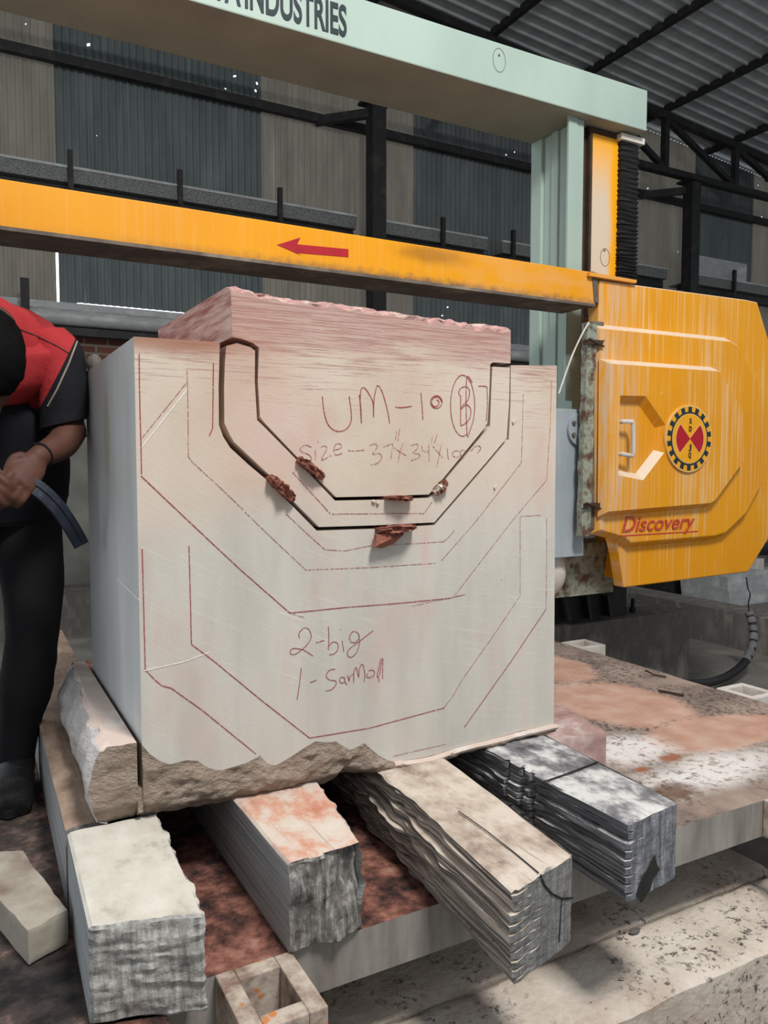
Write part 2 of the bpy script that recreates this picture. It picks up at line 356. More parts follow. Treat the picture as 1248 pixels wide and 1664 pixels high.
def deck_mat():
    N = NM('stone_dust_steel_deck'); P = N.pos(); X, Y, Z = N.xyz(P)
    c = N.ramp(N.noise(P, 5, 6, .65), [(.3, S(112, 100, 92)), (.5, S(146, 128, 116)), (.7, S(168, 150, 136))])
    bl = N.sm(N.noise(P, 60, 4, .7), .5, .6)
    # grit patches; black granules
    gz = N.sm(N.noise(P, 3.2, 4, .6), .40, .54); c = N.mix(N.m('MULTIPLY', N.m('MULTIPLY', gz, bl), .85), c, S(70, 64, 62))
    for ce, r in (((2.30, 2.25), (.25, .33)), ((2.36, 1.83), (.34, .15)), ((2.42, 2.85), (.2, .3))):
        e = N.ell(ce, r, 'xy', .14, .35, 5); c = N.mix(N.m('MULTIPLY', e, .9), c, N.ramp(N.noise(P, 9, 5), [(.3, S(178, 134, 112)), (.5, S(192, 152, 132)), (.7, S(202, 170, 152))]))
        ed = N.m('MULTIPLY', N.m('MULTIPLY', N.ell(ce, (r[0]*1.16, r[1]*1.16), 'xy', .12, .35, 5), N.m('SUBTRACT', 1, e)), bl); c = N.mix(N.m('MULTIPLY', ed, .9), c, S(60, 56, 56))
    wp = N.m('MULTIPLY', N.m('MAXIMUM', N.ell((1.94, 1.86), (.17, .12), 'xy', .6, .7, 6), N.ell((2.06, 1.60), (.30, .10), 'xy', .6, .8, 6)), N.sm(N.noise(P, 34, 5, .7), .34, .52))
    c = N.mix(wp, c, S(226, 220, 216))
    for ce, r, cc in (((1.81, 1.55), (.085, .05), S(96, 66, 40)), ((2.02, 1.74), (.05, .025), S(150, 88, 56)), ((1.86, 1.71), (.03, .018), S(150, 88, 48))):
        c = N.mix(N.m('MULTIPLY', N.ell(ce, r, 'xy', .5, 1.6, 26), .85), c, cc)
    # between the timbers: dark red-brown
    lf = N.sm(N.m('ADD', X, N.m('MULTIPLY', N.noise(P, 6), .1)), 1.25, 1.1)
    rd = N.ramp(N.noise(P, 14, 6, .7), [(.38, S(40, 30, 30)), (.5, S(96, 62, 54)), (.62, S(146, 98, 84)), (.78, S(176, 142, 128))])
    c = N.mix(lf, c, rd)
    ll = N.sm(X, .2, .16); gl = N.ramp(N.noise(N.map(P, loc=(4, 2, 0)), 7, 6, .7), [(.36, S(30, 27, 27)), (.52, S(72, 62, 58)), (.64, S(140, 114, 102)), (.8, S(170, 142, 126))])  # left deck: rubble and dust tones, with the shade there painted in
    c = N.mix(ll, c, gl)
    h = N.m('ADD', N.noise(P, 26, 5), N.m('MULTIPLY', N.noise(P, 190, 3, .7), .6))
    return N.done(c, .88, h, .5, .006)
M_DECK = deck_mat()
def deck_edge():
    N = NM('streaked_grey_steel'); P = N.pos()
    c = N.ramp(N.noise(N.map(P, (7, 7, 1.2)), 1.8, 6, .6), [(.3, S(104, 98, 92)), (.5, S(136, 131, 124)), (.7, S(160, 155, 148))])
    r = N.sm(N.noise(N.map(P, (3, 3, .8), loc=(1, 5, 0)), 3, 5), .56, .7); c = N.mix(N.m('MULTIPLY', r, .6), c, S(150, 106, 82))
    return N.done(c, .75, N.noise(P, 80, 4), .25, .003)
M_EDGE = deck_edge()
def slab_mat():
    N = NM('dusty_cream_slab'); P = N.pos()
    c = N.ramp(N.noise(P, 4.5, 6, .65), [(.3, S(170, 152, 138)), (.5, S(204, 192, 178)), (.7, S(218, 208, 196))])
    k = N.m('MULTIPLY', N.sm(N.noise(P, 46, 5, .7), .54, .62), N.sm(N.noise(P, 3.4, 3), .40, .56)); c = N.mix(N.m('MULTIPLY', k, .85), c, S(58, 54, 52))
    r = N.sm(N.noise(N.map(P, loc=(2, 9, 0)), 10, 3), .68, .76); c = N.mix(N.m('MULTIPLY', r, .7), c, S(176, 128, 70))
    return N.done(c, .9, N.noise(P, 60, 5), .6, .006)
M_SLAB = slab_mat()
def wood(name, top, side, end, lines=.45):
    """top by normal z, ends by normal y, sides otherwise: three weatherings of one timber"""
    N = NM(name); P = N.pos(); nx, ny, nzz = N.xyz(N.n('ShaderNodeNewGeometry').outputs['True Normal'])
    tp = N.ramp(N.noise(N.map(P, (3, 2.0, 3)), 4.5, 6, .65), top)
    ln = N.sm(N.noise(N.map(P, (60, 1.2, 60)), 1.6, 4, .6), .6, .72); tp = N.mix(N.m('MULTIPLY', ln, lines), tp, side[0][1])
    sd = N.ramp(N.noise(N.map(P, (14, .7, 75)), 2.0, 6, .65), side)
    en = N.ramp(N.noise(N.map(P, (34, 34, 4), (0, .12, 0)), 2.2, 6, .65), end)
    c = N.mix(N.sm(nzz, .72, .9), N.mix(N.sm(N.m('ABSOLUTE', ny), .55, .75), sd, en), tp)
    h = N.m('ADD', N.noise(N.map(P, (50, 1.5, 50)), 2, 5, .6), N.m('MULTIPLY', N.noise(P, 70, 4), .5))
    return N.done(c, .88, h, .5, .006)
GREY = [(.25, S(84, 84, 84)), (.5, S(120, 119, 117)), (.75, S(150, 148, 145))]
M_TIMW = wood('white_crusted_timber', [(.3, S(160, 152, 138)), (.45, S(196, 189, 176)), (.7, S(212, 207, 196))], [(.3, S(112, 114, 116)), (.5, S(148, 150, 150)), (.7, S(178, 178, 176))], [(.3, S(104, 102, 98)), (.5, S(156, 154, 148)), (.7, S(200, 198, 192))], .0)
M_TIMO = wood('orange_stained_timber', [(.28, S(184, 120, 96)), (.40, S(202, 154, 132)), (.50, S(206, 188, 174)), (.66, S(210, 200, 188)), (.8, S(150, 124, 106))], [(.3, S(110, 112, 114)), (.5, S(150, 150, 148)), (.7, S(176, 172, 168))], [(.3, S(54, 52, 52)), (.5, S(112, 108, 104)), (.7, S(176, 170, 164))])
M_TIMC = wood('cream_weathered_timber', [(.3, S(130, 112, 98)), (.44, S(180, 164, 150)), (.58, S(204, 192, 178)), (.75, S(206, 184, 172))], [(.30, S(38, 36, 36)), (.44, S(96, 90, 84)), (.54, S(164, 154, 144)), (.68, S(214, 196, 180))], GREY)
M_TIMD = wood('charcoal_weathered_timber', [(.3, S(70, 70, 74)), (.45, S(124, 122, 124)), (.58, S(200, 198, 196)), (.75, S(222, 220, 216))], [(.28, S(46, 47, 50)), (.5, S(98, 99, 104)), (.72, S(160, 162, 166))], [(.3, S(76, 78, 84)), (.5, S(116, 117, 122)), (.72, S(160, 160, 164))])
M_TIMB = wood('brown_dusty_timber', [(.3, S(112, 92, 78)), (.5, S(152, 128, 110)), (.7, S(176, 154, 136))], [(.3, S(112, 112, 114)), (.5, S(146, 146, 146)), (.7, S(170, 168, 166))], GREY)
M_PINKST = simple('purple_pink_stone', S(150, 116, 112), S(178, 148, 142), S(214, 204, 198), scale=10, rough=.8, bump=.3)
M_GREYBLK = simple('dusty_grey_block', S(150, 142, 128), S(168, 160, 146), S(120, 100, 88), scale=6, rough=.9, bump=.3)
M_SHIM = simple('splintered_red_wood', S(92, 54, 46), S(134, 82, 68), S(164, 108, 90), scale=18, stretch=(1, 1, 2), rough=.9, bump=.6)
def sheet_mat(name, cols, transl=0, holes=True, rough=.6):
    N = NM(name); P = N.pos(); c = N.ramp(N.noise(N.map(P, (2.5, 1, .5)), 2.2, 6, .65), cols)
    st = N.sm(N.noise(N.map(P, (14, 1, .25), loc=(3, 0, 7)), 1.5, 4, .6), .62, .76); c = N.mix(N.m('MULTIPLY', st, .35), c, tuple(min(1, x*2.2) for x in cols[-1][1][:3])+(1,))
    N.done(c, rough); o = N.b.outputs[0]
    if transl:
        t = N.n('ShaderNodeBsdfTranslucent'); N.put(t.inputs[0], c); a = N.n('ShaderNodeMixShader'); a.inputs[0].default_value = transl; N.t.links.new(o, a.inputs[1]); N.t.links.new(t.outputs[0], a.inputs[2]); o = a.outputs[0]
    if holes:
        X, Y, Z = N.xyz(P); cb = N.n('ShaderNodeCombineXYZ'); N.put(cb.inputs[0], X); N.put(cb.inputs[1], Z)
        d = N.m('MINIMUM', N.vor(cb.outputs[0], 3.6), N.m('ADD', N.m('MULTIPLY', N.vor(cb.outputs[0], 1.5), 2.4), N.m('MULTIPLY', N.sm(N.m('ABSOLUTE', N.m('SUBTRACT', Z, 4.43)), .4, .9), -.02)))
        row = N.m('MAXIMUM', N.sm(N.m('ABSOLUTE', N.m('SUBTRACT', Z, 4.43)), .13, .10), N.m('MULTIPLY', N.sm(N.noise(P, .8, 2), .48, .56), .55))
        hole = N.m('MAXIMUM', N.m('LESS_THAN', d, N.m('MULTIPLY', row, .052)), N.m('LESS_THAN', N.m('ADD', N.vor(N.map(cb.outputs[0], (1, 1, 1), loc=(.3, .7, 0)), 6.0), N.m('MULTIPLY', N.sm(N.m('ABSOLUTE', N.m('SUBTRACT', Z, 4.42)), .08, .14), 1.0)), .10))
        tr = N.n('ShaderNodeBsdfTransparent'); b = N.n('ShaderNodeMixShader'); N.put(b.inputs[0], hole); N.t.links.new(o, b.inputs[1]); N.t.links.new(tr.outputs[0], b.inputs[2]); o = b.outputs[0]
    N.t.links.new(o, N.t.nodes['Material Output'].inputs[0]); return N.mat
M_SHD = sheet_mat('dark_corrugated_sheet', [(.3, S(88, 96, 97)), (.6, S(108, 115, 115)), (.8, S(126, 132, 131))])
M_SHB = sheet_mat('beige_translucent_sheet', [(.3, S(112, 107, 98)), (.6, S(132, 125, 114)), (.8, S(146, 139, 127))], .10)
M_ROOF = sheet_mat('galvanised_roof_sheet', [(.3, S(160, 166, 168)), (.6, S(184, 187, 187)), (.8, S(200, 202, 202))], 0, False, .4)
def brick():
    N = NM('sooty_red_brick'); P = N.pos(); X, Y, Z = N.xyz(P); cb = N.n('ShaderNodeCombineXYZ'); N.put(cb.inputs[0], X); N.put(cb.inputs[1], Z)
    b = N.n('ShaderNodeTexBrick'); N.put(b.inputs['Vector'], cb.outputs[0]); b.inputs['Scale'].default_value = 1; b.inputs['Brick Width'].default_value = .24; b.inputs['Row Height'].default_value = .085; b.inputs['Mortar Size'].default_value = .012
    b.inputs['Color1'].default_value = S(122, 74, 60); b.inputs['Color2'].default_value = S(96, 62, 52); b.inputs['Mortar'].default_value = S(120, 112, 104)
    pl = N.sm(N.m('ADD', Z, N.m('MULTIPLY', N.noise(P, 1.5, 4), .5)), 1.25, 1.05)
    c = N.mix(pl, b.outputs[0], N.ramp(N.noise(P, 2.5, 5), [(.3, S(112, 114, 106)), (.7, S(150, 148, 140))]))
    return N.done(c, .9, N.noise(P, 30, 4), .3, .01)
M_BRICK = brick()
M_FLOOR = simple('grey_dusty_concrete_floor', S(128, 124, 118), S(112, 108, 102), S(146, 140, 132), scale=2.5, rough=.85, bump=.2)
M_LIGHTST = simple('galvanised_steel', S(186, 188, 188), S(160, 162, 162), S(204, 204, 202), scale=6, stretch=(.4, 1, 1), rough=.45, bump=.05)
def meshy():
    N = NM('perforated_tray_steel'); P = N.pos(); d = N.vor(N.map(P, (1, 1, 1)), 80)
    return N.done(N.mix(N.sm(d, .2, .5), S(40, 42, 42), S(120, 122, 120)), .6)
M_MESH = meshy()
M_SKIN = simple('brown_skin', S(92, 60, 48), S(78, 50, 40), scale=20, rough=.6, bump=.1, bscale=200)
M_VEST = simple('red_polo_fabric', S(168, 36, 40), S(148, 28, 32), scale=9, rough=.9, bump=.2, bscale=300)
M_NAVY = simple('dark_navy_fabric', S(19, 20, 27), S(14, 15, 20), scale=9, rough=.9, bump=.2, bscale=300)
def shirt():
    N = NM('red_and_navy_polo_fabric'); P = N.pos(); X, Y, Z = N.xyz(P)
    q = N.m('SUBTRACT', N.m('SUBTRACT', Z, .160), N.m('MULTIPLY', N.m('MAXIMUM', N.m('SUBTRACT', X, .20), 0.0), 2.0))
    f = N.noise(P, 9, 4); r = N.mix(f, S(176, 50, 54), S(148, 36, 40)); n_ = N.mix(f, S(19, 20, 27), S(14, 15, 20))
    return N.done(N.mix(N.sm(q, -.002, .002), n_, r), .9, N.m('ADD', N.noise(P, 22, 3), N.m('MULTIPLY', N.noise(P, 300, 2), .2)), .35, .012)
M_SHIRT = shirt()
M_TROUS = simple('black_trouser_cloth', S(20, 20, 23), S(15, 15, 18), scale=9, rough=.9, bump=.2, bscale=200)
M_HAIR = simple('black_hair', S(12, 10, 10), S(7, 7, 7), scale=60, rough=.8, bump=.5, bscale=160, spec=.1)
M_BOOT = simple('dusty_black_boot', S(26, 26, 27), S(54, 52, 50), scale=40, rough=.55, bump=.2, lo=.5, hi=.8)
M_STRIP = simple('navy_rubber_strip', S(34, 38, 50), S(44, 50, 62), S(120, 122, 128), scale=30, rough=.45, bump=.2, lo=.45, hi=.85)
# ================================================================== SETTING
FZ = -1.45
YW = 9.0
MB().box((-8, -3, FZ-.1), (22, YW+.3, FZ)).build('floor', M_FLOOR)['kind'] = 'structure'
# corrugated end wall
mb = MB(); pitch = .076; x = -3.24; cols = []
while x < 18: cols.append(x); x += pitch/6
def panelmat(x):
    for e, m in ((.97, 1), (3.25, 0), (5.35, 1), (7.3, 0), (8.3, 1), (9.4, 0), (10.7, 1), (12.2, 0), (13.4, 1)):
        if x < e: return m
    return 0
roofz = lambda x: 5.19-.0876*(x-9.436)
vs = []; fs = []; ms = []
for i, x in enumerate(cols):
    y = YW+.013*math.sin(2*math.pi*x/pitch); top = roofz(x)+.06
    vs += [(x, y, 1.735 if 1.15 < x < 3.2 else 1.70), (x, y, 2.9), (x, y, top)]
    if i:
        a = 3*(i-1)
        if not (.955 < x < .985):
            fs += [(a, a+3, a+4, a+1), (a+1, a+4, a+5, a+2)]; ms += [panelmat(x)]*2
        else: fs += [(a+1, a+4, a+5, a+2)]; ms += [1]
mb.add(vs, fs, ms); mb.build('wall_back', [M_SHD, M_SHB], smooth=True, angle=180)['kind'] = 'structure'
MB().box((-4, YW-.12, FZ), (18, YW+.12, 1.66)).build('wall_back_lower', M_BRICK)['kind'] = 'structure'
mb = MB(); mb.bar((-4, YW-.1, 4.19), (18, YW-.1, 4.19), .08, .10)
mb.build('trim_1', M_DARKSTEEL)['kind'] = 'structure'
# roof: trapezoidal sheets running down to the right, purlins across, one truss in front of the end wall
mb = MB(); vs = []; fs = []; per = .20; prof = [(0, 0), (.008, -.032), (.032, -.032), (.040, 0)]
ys = []; y = 2.4
while y < YW+.1: ys += [(y+a, b) for a, b in prof]; y += per
for i, (y, b) in enumerate(ys):
    vs += [(-2, y, roofz(-2)+.10+b), (18, y, roofz(18)+.10+b)]
    if i: a = 2*(i-1); fs.append((a, a+2, a+3, a+1))
mb.add(vs, fs).build('ceiling', M_ROOF)['kind'] = 'structure'
for i, x in enumerate((1.5, 3.05, 4.6, 6.17, 7.75, 9.33, 10.9, 12.5, 14.1)):
    o = MB().bar((x, 2.4, roofz(x)+.05), (x, YW, roofz(x)+.05), .07, .09).build('roof_purlin', M_DARKSTEEL); o['kind'] = 'structure'
YT = 8.4
tr = thing('roof_truss', 'black steel roof truss with slanting top chord and diagonal webs', 'roof truss', (9, YT, 4.3), None, 'structure')
MB().bar((-2, YT, roofz(-2)-.05), (18, YT, roofz(18)-.05), .10, .10).build('top_chord', M_DARKSTEEL, tr)
MB().bar((-2, YT, 4.36), (18, YT, 4.36), .12, .09).build('bottom_chord', M_DARKSTEEL, tr)
nodes = [7.75-1.57, 7.75, 9.33, 10.9, 12.47]
for x in nodes:
    if x > 7: MB().bar((x, YT, 4.4), (x, YT, roofz(x)-.08), .09, .09, (0, 1, 0)).build('web_post', M_DARKSTEEL, tr)
for a, b in zip(nodes, nodes[1:]): MB().bar((a+.03, YT, roofz(a)-.09), (b-.05, YT, 4.42), .075, .075, (0, 1, 0)).build('web_diagonal', M_DARKSTEEL, tr)
MB().bar((5.3, YT, 4.4), (6.15, YT, roofz(6)-.1), .075, .075, (0, 1, 0)).build('web_diagonal', M_DARKSTEEL, tr)
for x, lab in ((4.47, 'black steel post behind the green beam, left of the machine'), (9.93, 'black steel post behind the yellow wheel guard')):
    c = thing('steel_column', lab, 'column', (x, YT, FZ), None, 'structure')
    MB().box((x-.09, YT-.09, FZ), (x+.09, YT+.09, 4.28)).build('shaft', M_DARKSTEEL, c)
    MB().box((x-.17, YT-.15, 4.28), (x+.17, YT+.15, 4.312)).build('cap_plate', M_DARKSTEEL, c)
    MB().bar((x-.05, YT+.05, 4.18), (x-.55, YW-.06, 4.17), .08, .10).build('strut', M_DARKSTEEL, c)
    MB().bar((x-.05, YT+.05, 2.64), (x-.5, YW-.06, 2.62), .08, .10).build('strut', M_DARKSTEEL, c)
# perforated cable tray along the wall, with hooked brackets
t = thing('cable_tray', 'long perforated steel cable tray along the wall above the yellow beam', 'cable tray', (4, 8.75, 2.6))
def tray(x0, x1, z, t, depth=.26):
    mb = MB(); mb.box((x0, YW-.40, z), (x1, YW-.05, z+.02), 1); mb.box((x0, YW-.41, z), (x1, YW-.395, z+.14), 1); mb.box((x0, YW-.42, z+.14), (x1, YW-.37, z+.165), 0)
    mb.build('tray_channel', [M_LIGHTST, M_MESH], t)
    MB().box((x0, YW-.33, z-.13), (x1, YW-.2, z-.01)).build('tray_angle', M_DARKSTEEL, t)
tray(-3, 4.3, 2.85, t); tray(4.62, 6.25, 2.85, t); tray(6.5, 9.65, 2.85, t); tray(10.1, 15, 2.85, t)
def bracket(u, v, t):
    x = onY(u, v, 8.6).x
    mb = MB(); mb.bar((x, YW-.44, 2.76), (x, YW-.44, 3.16), .05, .05, (0, 1, 0)); mb.bar((x, YW-.46, 2.76), (x-.25, YW-.05, 2.73), .06, .08); mb.build('bracket', M_DARKSTEEL, t)
for u, v in ((113, 262), (291, 300), (453, 325), (717, 370), (831, 385), (1190, 445)): bracket(u, v, t)
o = MB().box((10.1, 8.66, 2.875), (11.6, 8.69, 3.33)).build('white_panel', M_LIGHTST); tag(o, 'pale flat panel leaning on the cable tray at right', 'panel')
# lower ledge pipe over the brickwork
t = thing('wall_pipe', 'pale horizontal pipe along the wall above the brickwork', 'pipe', (2, 8.7, 1.45))
MB().tube([(-4, 8.74, 1.52), (14, 8.74, 1.52)], .085, 14).build('pipe_run', M_LIGHTST, t, True)
MB().box((-4, YW-.14, 1.56), (14, YW-.02, 1.700)).build('flashing', M_LIGHTST, t)
MB().box((-4, YW-.3, 1.34), (14, YW-.2, 1.42)).build('support_angle', M_DARKSTEEL, t)
for x in (.62, 2.9, 5.2): MB().box((x-.04, 8.62, 1.36), (x+.04, 8.66, 1.86)).build('bracket', M_DARKSTEEL, t)
# raised kerb and plinth at the back right, foundation slab at the front
o = MB().box((5.33, 2.6, FZ), (5.65, 6.6, -1.165)).build('trim_2', M_CONC); o['kind'] = 'structure'
o = MB().box((-1.2, 7.0, FZ), (3.0, 7.6, -1.1)).build('trim_3', M_CONC); o['kind'] = 'structure'
def slabmap(x0, x1, y0, y1, z0, z1, amp, o=0):
    def f(u, v, w):
        p = Vector((x0+(x1-x0)*u, y0+(y1-y0)*v, z0+(z1-z0)*w)); e = min(v, 1-v)*(y1-y0)
        p.z += amp*fbm(p, 14, o)*(w)-(.008 if (w == 1 and e < .002) else 0); p.y += amp*fbm(p, 12, o+5)*(1 if v in (0, 1) else 0); return p
    return f
mb = MB(); mb.grid(slabmap(-1.0, 3.4, 1.222, 1.462, FZ, -1.25, .004), (160, 14, 8))
mb.build('slab_front', M_SLAB, smooth=True)['kind'] = 'structure'
mb = MB(); mb.grid(slabmap(-1.0, 2.17, 1.474, 1.95, FZ, -1.252, .004, 9), (120, 14, 6))
mb.build('slab_rear', M_SLAB, smooth=True)['kind'] = 'structure'
# loose chips on the front slab
def chip(c, r, name, mat, label, cat, group, sd):
    rng = random.Random(sd); mb = MB(); q = [Vector((rng.uniform(-1, 1), rng.uniform(-1, 1), rng.uniform(-1, 1))).normalized() for _ in range(5)]
    ax = (r*rng.uniform(.8, 1.5), r*rng.uniform(.5, .9), r*rng.uniform(.25, .45))
    mb.ball((c[0], c[1], c[2]+ax[2]*.8), ax, 8, 5, lambda d: min([1.0]+[.75/max(.3, d.dot(k)) for k in q])); o = mb.build(name, mat); tag(o, label, cat, group); return o
rng = random.Random(3)
chips = [(1095, 1385), (1062, 1540), (1098, 1550), (1150, 1520), (1160, 1560), (1010, 1592), (960, 1630), (1130, 1500), (1085, 1600), (985, 1640), (1045, 1525), (1195, 1475), (1205, 1535), (1120, 1575)]
for i, (u, v) in enumerate(chips[1:]):
    chip(onZ(u, v, -1.249), rng.uniform(.004, .008), 'stone_chip', M_CONC if i % 2 else M_GREYBLK, 'small grey stone chip lying on the dusty cream slab', 'stone chip', 'stone chips on the front slab', i)
chip(onZ(1032, 1516, -1.25), .016, 'stone_chip', M_CONC, 'largest dark stone chip beside the seam of the cream slab', 'stone chip', 'stone chips on the front slab', 77)
# ================================================================== TROLLEY
DZ = -.955
t = thing('trolley', 'low steel trolley deck coated in pink stone dust carrying the cut block', 'trolley', (1.4, 2.2, FZ))
def dk(x0, x1, y0, y1, o):
    def f(u, v, w):
        p = Vector((x0+(x1-x0)*u, y0+(y1-y0)*v, DZ-.11+.11*w))
        if w == 1: p.z += .003*fbm(p, 7, o)-.004
        return p
    return f
FM = lambda ax, e: 0 if (ax == 'z' and e == 1) else 1
mb = MB(); mb.grid(dk(.29, 2.82, 1.385, 4.0, 2), (110, 100, 3), fm=FM); mb.build('deck', [M_DECK, M_EDGE], t, True)
mb = MB(); mb.grid(dk(-.95, .288, 1.22, 4.0, 4), (60, 100, 3), fm=FM); mb.build('side_deck', [M_DECK, M_EDGE], t, True)
for y in (2.0, 3.3): MB().box((-.8, y, -1.25), (2.7, y+.16, -1.066)).build('cross_member', M_DARKSTEEL, t)
for x in (.3, 2.2):
    for y in (2.35, 3.1):
        o = MB().tube([(x-.05, y, -1.32), (x+.05, y, -1.32)], .13, 20, up=(0, 0, 1)).build('wheel', M_DARKSTEEL, t, True)
def pocket(x0, x1, y0, y1, open_side=None, w=.026, h=.11, mat=M_EDGE):
    mb = MB(); z0, z1 = DZ-h, DZ-.001
    mb.box((x0, y0, z0), (x0+w, y1, z1)); mb.box((x1-w, y0, z0), (x1, y1, z1)); mb.box((x0+w, y0, z0), (x1-w, y0+w, z1)); mb.box((x0+w, y1-w, z0), (x1-w, y1, z1))
    mb.build('stake_pocket', mat, t, bevel=.003)
def rusty_cream():
    N = NM('rust_flecked_steel'); P = N.pos(); c = N.ramp(N.noise(P, 16, 5, .65), [(.35, S(128, 104, 90)), (.55, S(186, 172, 158)), (.75, S(206, 196, 184))])
    c = N.mix(N.m('MULTIPLY', N.sm(N.noise(N.map(P, loc=(3, 3, 3)), 24, 3), .62, .68), .9), c, S(196, 118, 52)); return N.done(c, .85, N.noise(P, 70, 4), .4, .004)
M_RCREAM = rusty_cream()
pocket(.392, .545, 1.205, 1.384, w=.036, mat=M_RCREAM, h=.16)
pocket(2.80+.022, 2.99, 2.02, 2.20, w=.03, mat=M_WHITEMETAL); pocket(2.822, 2.99, 3.02, 3.18, w=.03, mat=M_WHITEMETAL)
pocket(1.99, 2.14, 1.25, 1.384, w=.028, mat=M_RCREAM)
# rods lying on the deck
a, b = onZ(1070, 1122, DZ+.006), onZ(1111, 1130, DZ+.006)
o = MB().tube([a, (a+b)/2+Vector((.004, 0, 0)), b], .005, 8).build('steel_rod', M_BROWNRAIL, smooth=True); tag(o, 'straight rusty rod lying on the pink deck right of the block', 'rod')
a, b = onZ(1062, 1096, DZ+.005), onZ(1082, 1100, DZ+.005)
o = MB().tube([a+Vector((-.02, .03, .015)), a, b], .004, 8).build('bent_nail', M_BROWNRAIL, smooth=True); tag(o, 'short bent nail lying on the deck behind the straight rod', 'nail')
# ================================================================== TIMBERS
TZ = -.775
def timber(name, label, fl, fr, bl, br, mat, ridge=0.0, endfn=None, n=(14, 90, 22), seed=0, z1=TZ, lay=15, grooves=(), rjag=0, bottom=DZ, endamp=.003):
    rng = random.Random(seed)
    def f(u, v, w):
        a = Vector((fl[0]+(fr[0]-fl[0])*u, fl[1]+(fr[1]-fl[1])*u)); b = Vector((bl[0]+(br[0]-bl[0])*u, bl[1]+(br[1]-bl[1])*u)); q = a+(b-a)*v
        p = Vector((q.x, q.y, bottom+(z1-bottom)*w)); s = Vector(p)
        if u < 1 and ridge:
            zz = p.z+.010*nz((0, p.y*1.1, p.z*3), 1.6, seed)+.03*(p.y-1.1)*nz((0, 0, p.z*9), 1, seed)
            L_ = zz*lay; ix = math.floor(L_); fc = L_-ix
            pr = .5+.5*nz((ix*3.71, 0, 1.3), 1, seed)+.55*nz((0, p.y*1.3, ix*2.17), 1, seed)+.7*max(0, min(1, (p.y-1.30)*8))*nz((0, p.y*16, ix*4.1), 1, seed+5)
            gv = 1.5*max(0, 1-fc/.24)*(.5+.9*max(0, .3+nz((0, p.y*.9, ix*5.3), 1, seed+9)))
            k = ridge*(max(0, pr)*.8+gv)+.0015*nz((0, p.y*6, p.z*60), 1, seed)
            for gy, gw in grooves:
                if abs(p.y-gy-.04*(p.z+.85)) < gw: k += ridge*1.2*(1-abs(p.y-gy-.04*(p.z+.85))/gw)
            kk = max(0, min(k, ridge*1.25))*(1 if w < 1 else .6)*(1-u)**2; p.x += kk; p.y += kk*(fr[1]-fl[1])/(fr[0]-fl[0])*(1-v)
            if u == 0: p.x -= (.010 if w < .9 else 0)*max(0, nz((0, p.y*2, p.z*8), 4, seed+3))
        if u == 1 and rjag: p.x += rjag*fbm((p.x, p.y, p.z*.8), 22, seed)-rjag*.3*(w > .9)
        if w == 1: p.z += .003*fbm((p.x, p.y*.3, 0), 16, seed)-(.004 if u in (0, 1) else 0)
        if v == 0:
            p.y += endamp*fbm(s, 30, seed+2)
            if endfn: p = endfn(p, u, w)
            if u in (0, 1) or w in (0, 1): p.y += .005
        return p
    mb = MB(); mb.grid(f, n); o = mb.build(name, mat, smooth=True, angle=30); tag(o, label, 'timber', 'timbers under the block'); return o
def endw(p, u, w): p.y += .010*fbm(p, 9, 4)+.004*fbm((p.x*.6, p.y, p.z*2.5), 30, 2, 4)+.012*(1-w)**2-.004; return p
timber('support_timber', 'squat white-crusted timber at lower left with pale rough end', (.167, 1.345), (.350, 1.290), (.176, 1.720), (.366, 1.722), M_TIMW, 0, endw, (30, 40, 36), 1, rjag=.011)
def endo(p, u, w):
    k = max(0, .55+.25*nz((0, 0, p.z), 20)-w-.30*u); p.y += -.02*(.5-w)*(1)+.035*max(0, k)*0+.05*max(0, (u-.55-.25*(1-w)))*(1 if w < .97 else .3)+.012*fbm(p, 18, 7, 4)
    p.y += .03*max(0, .62-w-.15*u) if u < .5 else .012; return p
timber('support_timber', 'orange-stained timber with splintered dark end, second from the left', (.538, 1.362), (.700, 1.372), (.530, 2.45), (.86, 2.45), M_TIMO, 0, endo, (30, 70, 34), 5, rjag=.010)
timber('support_timber', 'cream weathered timber with deeply layered side and cracked end, third from the left', (.848, 1.083), (1.05, 1.138), (.955, 2.45), (1.18, 2.45), M_TIMC, .036, None, (20, 220, 110), 11, lay=56, bottom=DZ)
timber('support_timber', 'charcoal-grey weathered timber dusted white, rightmost of the timbers', (1.236, 1.180), (1.428, 1.206), (1.240, 2.45), (1.50, 2.45), M_TIMD, .022, None, (20, 240, 90), 21, lay=50, grooves=((1.50, .010), (1.54, .009), (1.60, .007)))
timber('support_timber', 'brown dusty timber running back under the left edge of the block', (.1745, 1.735), (.366, 1.735), (.205, 3.9), (.40, 3.9), M_TIMB, 0, None, (10, 90, 12), 31)
# cracks on the cream timber's end and seam on its top
cr = [o for o in COL.objects if o.name.startswith('support_timber.002')][0]
def cyl_end(pts, z=False): return pts
def endp(u, v): # point on the slanted end of the cream timber
    a = Vector((.848, 1.083, 0)); d = Vector((.202, .055, 0)); n = Vector((.055, -.202, 0)); r = ray(u, v); s = a.dot(n)/r.dot(n); return r*s
N_END = Vector((.055, -.202, 0)).normalized()
mb = MB(); mb.ribbon([endp(*q)+N_END*.001 for q in ((877, 1420), (884, 1438), (896, 1452), (912, 1460), (930, 1459))], .004, N_END, .0006)
mb.ribbon([endp(*q)+N_END*.001 for q in ((912, 1462), (910, 1490), (908, 1530))], .0025, N_END, .0006); mb.build('end_crack', M_BLACK, cr)
mb = MB(); mb.ribbon([onZ(*q, TZ+.0025) for q in ((876, 1419), (835, 1385), (790, 1350), (745, 1318))], .003, (0, 0, 1), .0006); mb.build('top_seam', M_DARKSTEEL, cr)
dkt = [o for o in COL.objects if o.name.startswith('support_timber.003')][0]
